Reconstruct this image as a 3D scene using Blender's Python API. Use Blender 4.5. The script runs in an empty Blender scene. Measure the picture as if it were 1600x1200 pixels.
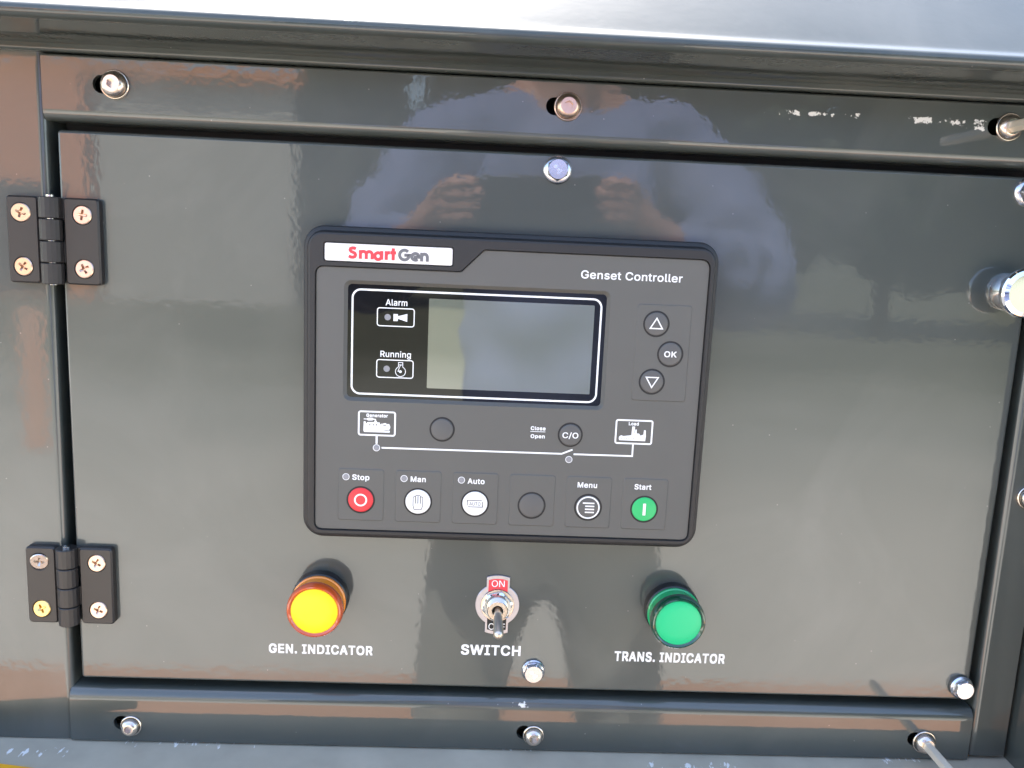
import bpy, math, random
from mathutils import Vector, Matrix
from mathutils.geometry import tessellate_polygon
R = math.radians
random.seed(4)
sc = bpy.context.scene
C = sc.collection
MM = 0.001
Z0 = 1.25                      # height of the controller's centre above the ground, metres

# ------------------------------------------------------------------ camera, sky, sun, exposure
def cam_axes(tilt, yaw, roll):
    f = Vector((math.sin(yaw) * math.cos(tilt), math.cos(yaw) * math.cos(tilt), -math.sin(tilt)))
    r = f.cross(Vector((0, 0, 1))).normalized()
    u = r.cross(f)
    r2 = r * math.cos(roll) + u * math.sin(roll)
    u2 = u * math.cos(roll) - r * math.sin(roll)
    return r2, u2, f
CAM = Vector((-0.013465, -0.427561, Z0 + 0.075796))
cr, cu, cf = cam_axes(R(9.596435), R(2.149925), R(2.579882))
cd = bpy.data.cameras.new('camera')
cam = bpy.data.objects.new('camera', cd)
C.objects.link(cam)
cd.sensor_width = 36
cd.lens = 36 * 1294 / 1600
cd.clip_start = 0.005
cd.clip_end = 500
cd.dof.use_dof = True             # phone lens: focused on the panel, far reflections a little soft
cd.dof.focus_distance = 0.43
cd.dof.aperture_fstop = 15.0
CAMM = Matrix(((cr.x, cu.x, -cf.x, CAM.x), (cr.y, cu.y, -cf.y, CAM.y), (cr.z, cu.z, -cf.z, CAM.z), (0, 0, 0, 1)))
cam.matrix_world = CAMM
sc.camera = cam

SUN = Vector((-0.163, 0.414, 0.897)).normalized()
w = bpy.data.worlds.new('World')
sc.world = w
w.use_nodes = True
nt = w.node_tree
sky = nt.nodes.new('ShaderNodeTexSky')
sky.sky_type = 'NISHITA'
sky.sun_disc = False
sky.sun_elevation = math.asin(SUN.z)
sky.sun_rotation = math.atan2(SUN.x, SUN.y)
sky.dust_density = 2.0
sky.ozone_density = 0.6
sky.air_density = 1.0
nt.links.new(sky.outputs[0], nt.nodes['Background'].inputs[0])
nt.nodes['Background'].inputs[1].default_value = 0.14
sd = bpy.data.lights.new('sun', 'SUN')
sd.energy = 3.6
sd.angle = R(0.5)
sd.color = (1, 0.95, 0.88)
so = bpy.data.objects.new('sun', sd)
C.objects.link(so)
so.rotation_euler = SUN.to_track_quat('Z', 'Y').to_euler()
so.location = (0, 0, 6)
sc.view_settings.view_transform = 'Standard'
sc.view_settings.look = 'None'
sc.view_settings.exposure = 2.55
sc.view_settings.gamma = 1

# ------------------------------------------------------------------ materials
def mat(name, col, rough=0.5, metal=0.0, coat=0.0, coat_rough=0.03, ior=1.5, peel=0.0, peel_scale=420,
        grain=0.0, grain_scale=3000, mottle=0.0, mottle_scale=20, spec=0.5, wav=0.0):
    m = bpy.data.materials.new(name)
    m.use_nodes = True
    n, l = m.node_tree.nodes, m.node_tree.links
    b = n['Principled BSDF']
    b.inputs['Base Color'].default_value = (*col, 1)
    b.inputs['Roughness'].default_value = rough
    b.inputs['Metallic'].default_value = metal
    b.inputs['IOR'].default_value = ior
    b.inputs['Specular IOR Level'].default_value = spec
    b.inputs['Coat Weight'].default_value = coat
    b.inputs['Coat Roughness'].default_value = coat_rough
    tc = n.new('ShaderNodeTexCoord')
    m['tc'] = tc.name
    if mottle:
        no = n.new('ShaderNodeTexNoise')
        no.inputs['Scale'].default_value = mottle_scale
        no.inputs['Detail'].default_value = 6
        l.new(tc.outputs['Object'], no.inputs['Vector'])
        mx = n.new('ShaderNodeMix')
        mx.data_type = 'RGBA'
        mx.inputs['A'].default_value = (*[c * (1 - mottle) for c in col], 1)
        mx.inputs['B'].default_value = (*[min(1, c * (1 + mottle)) for c in col], 1)
        l.new(no.outputs['Fac'], mx.inputs['Factor'])
        l.new(mx.outputs['Result'], b.inputs['Base Color'])
    last = None
    for amp, scale, det in ((peel, peel_scale, 1.5), (grain, grain_scale, 2), (wav, 14, 1)):
        if not amp:
            continue
        no = n.new('ShaderNodeTexNoise')
        no.inputs['Scale'].default_value = scale
        no.inputs['Detail'].default_value = det
        l.new(tc.outputs['Object'], no.inputs['Vector'])
        bu = n.new('ShaderNodeBump')
        bu.inputs['Strength'].default_value = 1
        bu.inputs['Distance'].default_value = amp
        l.new(no.outputs['Fac'], bu.inputs['Height'])
        if last:
            l.new(last.outputs[0], bu.inputs['Normal'])
        last = bu
    if last:
        l.new(last.outputs[0], b.inputs['Normal'])
        l.new(last.outputs[0], b.inputs['Coat Normal'])
    return m

PAINTC = (0.043, 0.051, 0.046)
PEEL = dict(rough=0.42, coat=1.0, coat_rough=0.035, peel=2.3e-5, peel_scale=250, wav=2e-5)
MAT = {}
MAT['paint'] = mat('gloss_grey_paint', PAINTC, **PEEL)
MAT['hood'] = mat('gloss_grey_hood_paint', PAINTC, rough=0.6, spec=0.15, coat=0.85, coat_rough=0.04, peel=4.5e-5, peel_scale=260, wav=9e-4)
MAT['ledge'] = mat('lightened_grey_ledge_paint', (0.41, 0.37, 0.285), rough=0.55, coat=0.3, coat_rough=0.2, mottle=0.25, mottle_scale=40)  # lighter than the body paint, in place of skylight on the ledge
MAT['rail'] = mat('gloss_grey_rail_paint', PAINTC, **PEEL)
MAT['bezel'] = mat('black_textured_plastic', (0.015, 0.0145, 0.0145), rough=0.5, grain=6e-6, grain_scale=2500)
MAT['rubber'] = mat('black_rubber', (0.010, 0.010, 0.010), rough=0.65)
MAT['face'] = mat('dark_grey_overlay', (0.095, 0.093, 0.083), rough=0.55, grain=5e-6, grain_scale=2600, mottle=0.06, mottle_scale=60)
MAT['key'] = mat('dark_grey_key', (0.088, 0.087, 0.083), rough=0.45, grain=4e-6, grain_scale=2600)
MAT['black'] = mat('black_gap', (0.008, 0.008, 0.008), rough=0.6)
MAT['glass'] = mat('black_screen_glass', (0.008, 0.008, 0.008), rough=0.03, ior=1.42)
MAT['lcd'] = mat('grey_lcd', (0.105, 0.116, 0.082), rough=0.3, coat=1.0, coat_rough=0.02, ior=1.5, mottle=0.06, mottle_scale=30)
MAT['white'] = mat('white_print', (0.82, 0.82, 0.80), rough=0.5)
MAT['cream'] = mat('white_badge', (0.80, 0.77, 0.74), rough=0.4)
MAT['redink'] = mat('red_ink', (0.72, 0.045, 0.06), rough=0.5)
MAT['greyink'] = mat('grey_ink', (0.14, 0.14, 0.145), rough=0.5)
MAT['thinink'] = mat('thin_grey_ink', (0.015, 0.015, 0.015), rough=0.5)
MAT['ledgrey'] = mat('unlit_led', (0.24, 0.24, 0.25), rough=0.3)
MAT['redkey'] = mat('red_key', (0.66, 0.030, 0.040), rough=0.4)
MAT['whitekey'] = mat('white_key', (0.80, 0.80, 0.78), rough=0.4)
MAT['greenkey'] = mat('green_key', (0.020, 0.44, 0.13), rough=0.4)
MAT['yellowlens'] = mat('yellow_lens', (0.92, 0.70, 0.0), rough=0.35)
MAT['orange'] = mat('orange_clear_plastic', (0.50, 0.07, 0.010), rough=0.12, coat=1.0)
MAT['orangebody'] = mat('orange_lens_body', (0.80, 0.24, 0.008), rough=0.2, coat=0.6)
MAT['greenlens'] = mat('green_lens', (0.0, 0.50, 0.19), rough=0.35)
MAT['greenrim'] = mat('dark_green_clear_plastic', (0.004, 0.045, 0.022), rough=0.10, coat=1.0)
MAT['greenbody'] = mat('green_lens_body', (0.005, 0.32, 0.10), rough=0.2, coat=0.6)
MAT['blackplastic'] = mat('black_gloss_plastic', (0.012, 0.012, 0.012), rough=0.28)
MAT['hinge'] = mat('black_zinc_hinge', (0.022, 0.019, 0.017), rough=0.42, grain=4e-6, grain_scale=1800)
MAT['steel'] = mat('zinc_steel', (0.80, 0.80, 0.80), rough=0.16, metal=1, mottle=0.08, mottle_scale=300)
MAT['warmsteel'] = mat('bronze_tinted_steel', (0.62, 0.46, 0.36), rough=0.28, metal=1, mottle=0.12, mottle_scale=300)
MAT['warmsteel2'] = mat('nickel_steel', (0.66, 0.57, 0.49), rough=0.24, metal=1, mottle=0.1, mottle_scale=300)
MAT['lever'] = mat('worn_nickel', (0.70, 0.60, 0.48), rough=0.38, metal=1)
MAT['rod'] = mat('pale_rod_steel', (0.78, 0.71, 0.58), rough=0.4, metal=0.45)
MAT['brass'] = mat('yellow_passivated_steel', (0.72, 0.52, 0.22), rough=0.28, metal=1)
MAT['brightzinc'] = mat('bright_zinc', (0.56, 0.58, 0.62), rough=0.24, metal=1)
MAT['chrome'] = mat('chrome', (0.86, 0.86, 0.86), rough=0.05, metal=1)
MAT['platemetal'] = mat('satin_aluminium', (0.50, 0.48, 0.53), rough=0.28, metal=1, grain=3e-6, grain_scale=900)
MAT['darksocket'] = mat('socket_steel', (0.40, 0.34, 0.30), rough=0.35, metal=1)
MAT['yellow'] = mat('yellow_paint', (0.75, 0.36, 0.01), rough=0.4)

MAT['lcd'].node_tree.nodes['Principled BSDF'].inputs['Coat IOR'].default_value = 1.95
def weather(m):
    n, l = m.node_tree.nodes, m.node_tree.links
    b = n['Principled BSDF']
    tc = n[m['tc']]
    no = n.new('ShaderNodeTexNoise')
    no.inputs['Scale'].default_value = 9
    no.inputs['Detail'].default_value = 5
    no.inputs['Distortion'].default_value = 1.5
    l.new(tc.outputs['Object'], no.inputs['Vector'])
    mr = n.new('ShaderNodeMapRange')
    mr.inputs['From Min'].default_value = 0.35
    mr.inputs['From Max'].default_value = 0.75
    mr.inputs['To Min'].default_value = 0.02
    mr.inputs['To Max'].default_value = 0.085
    l.new(no.outputs['Fac'], mr.inputs['Value'])
    l.new(mr.outputs[0], b.inputs['Coat Roughness'])
    vo = n.new('ShaderNodeTexVoronoi')
    vo.inputs['Scale'].default_value = 95
    l.new(tc.outputs['Object'], vo.inputs['Vector'])
    sp = n.new('ShaderNodeMapRange')
    sp.inputs['From Min'].default_value = 0.040
    sp.inputs['From Max'].default_value = 0.022
    sp.inputs['To Max'].default_value = 0.5
    l.new(vo.outputs['Distance'], sp.inputs['Value'])
    hz = n.new('ShaderNodeMapRange')
    hz.inputs['From Min'].default_value = 0.45
    hz.inputs['From Max'].default_value = 0.8
    hz.inputs['To Max'].default_value = 0.10
    l.new(no.outputs['Fac'], hz.inputs['Value'])
    ad = n.new('ShaderNodeMath')
    ad.operation = 'MAXIMUM'
    l.new(sp.outputs[0], ad.inputs[0]); l.new(hz.outputs[0], ad.inputs[1])
    mx = n.new('ShaderNodeMix')
    mx.data_type = 'RGBA'
    mx.inputs['A'].default_value = b.inputs['Base Color'].default_value
    mx.inputs['B'].default_value = (0.30, 0.29, 0.26, 1)
    l.new(ad.outputs[0], mx.inputs['Factor'])
    l.new(mx.outputs['Result'], b.inputs['Base Color'])
weather(MAT['paint']); weather(MAT['rail']); weather(MAT['hood'])

def chips(m, boxes, col=(0.72, 0.72, 0.68), scale=260, stretch=(1, 1, 1), thr=0.62):
    """worn spots and scratches: noise masked by boxes given in object space (mm)"""
    n, l = m.node_tree.nodes, m.node_tree.links
    b = n['Principled BSDF']
    tc = n[m['tc']]
    mp = n.new('ShaderNodeMapping')
    mp.inputs['Scale'].default_value = stretch
    l.new(tc.outputs['Object'], mp.inputs['Vector'])
    no = n.new('ShaderNodeTexNoise')
    no.inputs['Scale'].default_value = scale
    no.inputs['Detail'].default_value = 5
    no.inputs['Roughness'].default_value = 0.65
    l.new(mp.outputs[0], no.inputs['Vector'])
    sep = n.new('ShaderNodeSeparateXYZ')
    l.new(tc.outputs['Object'], sep.inputs[0])
    def math_(op, a, bb):
        q = n.new('ShaderNodeMath')
        q.operation = op
        for i, v in enumerate((a, bb)):
            if isinstance(v, (int, float)):
                q.inputs[i].default_value = v
            else:
                l.new(v, q.inputs[i])
        return q.outputs[0]
    total = None
    for (x, hx, ax, z, hz) in boxes:            # centre x, half width, axis 'Y' or 'Z', centre, half height
        dx = math_('DIVIDE', math_('ABSOLUTE', math_('SUBTRACT', sep.outputs['X'], x * MM), 0), hx * MM)
        dz = math_('DIVIDE', math_('ABSOLUTE', math_('SUBTRACT', sep.outputs[ax], z * MM), 0), hz * MM)
        k = math_('SUBTRACT', 1.0, math_('MAXIMUM', dx, dz))
        k = math_('MAXIMUM', k, 0)
        k = math_('POWER', k, 0.4)
        total = k if total is None else math_('MAXIMUM', total, k)
    v = math_('MULTIPLY', no.outputs['Fac'], total)
    f = math_('MULTIPLY', math_('SUBTRACT', v, thr * 0.8), 30.0)
    f = math_('MINIMUM', math_('MAXIMUM', f, 0.0), 0.9)
    mx = n.new('ShaderNodeMix')
    mx.data_type = 'RGBA'
    src = b.inputs['Base Color']
    if src.is_linked:
        l.new(src.links[0].from_socket, mx.inputs['A'])
    else:
        mx.inputs['A'].default_value = src.default_value
    mx.inputs['B'].default_value = (*col, 1)
    l.new(f, mx.inputs['Factor'])
    l.new(mx.outputs['Result'], b.inputs['Base Color'])

# ------------------------------------------------------------------ mesh helpers (millimetres, x right, y into the panel, z up)
class MB:
    def __init__(s):
        s.v, s.f = [], []
    def add(s, vs, fs):
        o = len(s.v)
        s.v += [tuple(v) for v in vs]
        s.f += [tuple(i + o for i in f) for f in fs]
    def rings(s, loops, cap0=False, cap1=False, close=True):
        n = len(loops[0])
        vs = [p for lp in loops for p in lp]
        fs = []
        for k in range(len(loops) - 1):
            for i in range(n if close else n - 1):
                j = (i + 1) % n
                fs.append((k * n + i, k * n + j, (k + 1) * n + j, (k + 1) * n + i))
        if cap0:
            fs.append(tuple(reversed(range(n))))
        if cap1:
            fs.append(tuple((len(loops) - 1) * n + i for i in range(n)))
        s.add(vs, fs)
    def flat(s, outer, holes=(), y=0.0):
        polys = [outer] + list(holes)
        pts = [p for q in polys for p in q]
        tris = tessellate_polygon([[Vector((p[0], p[1], 0)) for p in q] for q in polys])
        fs = []
        for a, b, c in tris:
            A, B_, C_ = pts[a], pts[b], pts[c]
            ar = (B_[0] - A[0]) * (C_[1] - A[1]) - (B_[1] - A[1]) * (C_[0] - A[0])
            if abs(ar) < 1e-9:
                continue
            fs.append((a, b, c) if ar > 0 else (a, c, b))
        s.add([(p[0], y, p[1]) for p in pts], fs)
    def plate(s, outer, y0, y1, holes=(), bevel=0.0, hole_depth=None):
        """slab with its front at y1 (nearer the camera); holes get walls"""
        inner = offset(outer, -bevel) if bevel else outer
        loops = [[(x, y0, z) for x, z in outer], [(x, y1 + bevel, z) for x, z in outer]]
        if bevel:
            loops.append([(x, y1, z) for x, z in inner])
        s.rings(loops)
        s.flat(inner, holes, y1)
        for h in holes:
            d = y0 if hole_depth is None else y1 + hole_depth
            s.rings([[(x, y1, z) for x, z in h], [(x, d, z) for x, z in h]])
    def lathe(s, prof, cx=0.0, cz=0.0, n=40, a0=0.0):
        loops = []
        cap = False
        for r, y in prof:
            if r < 1e-6:
                cap = y
                continue
            loops.append([(cx + r * math.cos(a0 + 2 * math.pi * i / n), y, cz + r * math.sin(a0 + 2 * math.pi * i / n)) for i in range(n)])
        s.rings(loops)
        if cap is not False:
            o = len(s.v)
            s.v.append((cx, cap, cz))
            b = o - n
            for i in range(n):
                s.f.append((b + i, b + (i + 1) % n, o))
    def sweep_x(s, prof, x0, x1, caps=True):
        n = len(prof)
        vs = [(x0, y, z) for y, z in prof] + [(x1, y, z) for y, z in prof]
        s.add(vs, [(i, i + 1, n + i + 1, n + i) for i in range(n - 1)])
        if caps:
            s.add(vs, [tuple(range(n)), tuple(reversed(range(n, 2 * n)))])
    def sweep_z(s, prof, z0, z1, caps=True):
        n = len(prof)
        vs = [(x, y, z0) for x, y in prof] + [(x, y, z1) for x, y in prof]
        s.add(vs, [(i, i + 1, n + i + 1, n + i) for i in range(n - 1)])
        if caps:
            s.add(vs, [tuple(reversed(range(n))), tuple(range(n, 2 * n))])
    def box(s, x0, x1, y0, y1, z0, z1):
        s.add([(x, y, z) for x in (x0, x1) for y in (y0, y1) for z in (z0, z1)],
              [(0, 1, 3, 2), (4, 6, 7, 5), (0, 4, 5, 1), (2, 3, 7, 6), (0, 2, 6, 4), (1, 5, 7, 3)])
    def ribbon(s, pts, wd, y, t=0.08, closed=False):
        n = len(pts)
        L, Rr = [], []
        for i in range(n):
            p = Vector(pts[i])
            a = Vector(pts[(i - 1) % n]) if (closed or i > 0) else None
            b = Vector(pts[(i + 1) % n]) if (closed or i < n - 1) else None
            d1 = (p - a).normalized() if a is not None else None
            d2 = (b - p).normalized() if b is not None else None
            if d1 is None: d1 = d2
            if d2 is None: d2 = d1
            n1 = Vector((-d1.y, d1.x)); n2 = Vector((-d2.y, d2.x))
            m = (n1 + n2)
            m = m.normalized() if m.length > 1e-6 else n1
            k = 1 / max(0.35, m.dot(n1))
            L.append(p + m * wd / 2 * k); Rr.append(p - m * wd / 2 * k)
        vs = [(q.x, y - t, q.y) for q in Rr] + [(q.x, y - t, q.y) for q in L]
        fs = [(i, (i + 1) % n, n + (i + 1) % n, n + i) for i in range(n if closed else n - 1)]
        s.add(vs, fs)
    def tube(s, p0, p1, r0, r1, n=16, cap=True, dome=False):
        p0, p1 = Vector(p0), Vector(p1)
        d = (p1 - p0).normalized()
        a = d.orthogonal().normalized(); b = d.cross(a)
        ring = lambda c, r: [tuple(c + (a * math.cos(2 * math.pi * i / n) + b * math.sin(2 * math.pi * i / n)) * r) for i in range(n)]
        loops = [ring(p0, r0), ring(p1, r1)]
        if dome:
            for k in range(1, 5):
                t = k / 4.6 * math.pi / 2
                loops.append(ring(p1 + d * r1 * math.sin(t), r1 * math.cos(t)))
        s.rings(loops, cap0=cap, cap1=cap)
    def build(s, name, m, parent=None, origin=None, smooth=32, xf=None):
        me = bpy.data.meshes.new(name)
        o_ = Vector(origin) if origin else Vector((0, 0, 0))
        vv = [Vector(p) for p in s.v]
        if xf is not None:
            vv = [xf @ p for p in vv]
        me.from_pydata([tuple((p - o_) * MM) for p in vv], [], s.f)
        me.validate()
        me.update()
        if smooth:
            me.polygons.foreach_set('use_smooth', [True] * len(me.polygons))
            me.set_sharp_from_angle(angle=R(smooth))
        o = bpy.data.objects.new(name, me)
        C.objects.link(o)
        ms = m if isinstance(m, (list, tuple)) else [m]
        for q in ms:
            me.materials.append(MAT[q] if isinstance(q, str) else q)
        if parent is not None:
            o.parent = parent
            po = Vector(parent.get('o_mm', (0, 0, 0)))
            o.location = (o_ - po) * MM
            o['o_mm'] = tuple(o_)
        else:
            o.location = Vector((0, 0, Z0)) + o_ * MM
            o['o_mm'] = tuple(o_)
        return o

def offset(poly, d):
    """offset a CCW loop outward by d (negative = inward)"""
    n = len(poly)
    out = []
    for i in range(n):
        p = Vector(poly[i]); a = Vector(poly[i - 1]); b = Vector(poly[(i + 1) % n])
        d1 = (p - a).normalized(); d2 = (b - p).normalized()
        n1 = Vector((d1.y, -d1.x)); n2 = Vector((d2.y, -d2.x))
        m = (n1 + n2).normalized()
        out.append(tuple(p + m * d / max(0.4, m.dot(n1))))
    return out
def arc(cx, cz, r, a0, a1, n):
    return [(cx + r * math.cos(R(a0 + (a1 - a0) * i / n)), cz + r * math.sin(R(a0 + (a1 - a0) * i / n))) for i in range(n + 1)]
def rrect(x0, z0, x1, z1, r, n=6):
    return arc(x1 - r, z0 + r, r, -90, 0, n) + arc(x1 - r, z1 - r, r, 0, 90, n) + arc(x0 + r, z1 - r, r, 90, 180, n) + arc(x0 + r, z0 + r, r, 180, 270, n)
def circ(cx, cz, r, n=36, a0=0.0):
    return [(cx + r * math.cos(R(a0) + 2 * math.pi * i / n), cz + r * math.sin(R(a0) + 2 * math.pi * i / n)) for i in range(n)]
def rounded(pts, rad, n=5):
    """CCW polygon with each corner rounded by its own radius"""
    out = []
    N = len(pts)
    for i in range(N):
        p = Vector(pts[i]); a = Vector(pts[i - 1]); b = Vector(pts[(i + 1) % N])
        u = (a - p).normalized(); v = (b - p).normalized()
        ang = u.angle(v)
        t = rad[i] / math.tan(ang / 2)
        p0, p1 = p + u * t, p + v * t
        for k in range(n + 1):
            s_ = k / n
            q = p0 * (1 - s_) ** 2 + p * 2 * s_ * (1 - s_) + p1 * s_ ** 2
            out.append(tuple(q))
    return out

def thing(name, label, cat, at=(0, 0, 0), group=None):
    o = bpy.data.objects.new(name, None)
    o.empty_display_size = 0.01
    C.objects.link(o)
    o.location = Vector((0, 0, Z0)) + Vector(at) * MM
    o['o_mm'] = tuple(at)
    return tag(o, label, cat, group)
def tag(o, label, cat, group=None):
    o['label'] = label
    o['category'] = cat
    if group:
        o['group'] = group
    return o
def part_label(o, label):
    o['label'] = label
    return o

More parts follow.
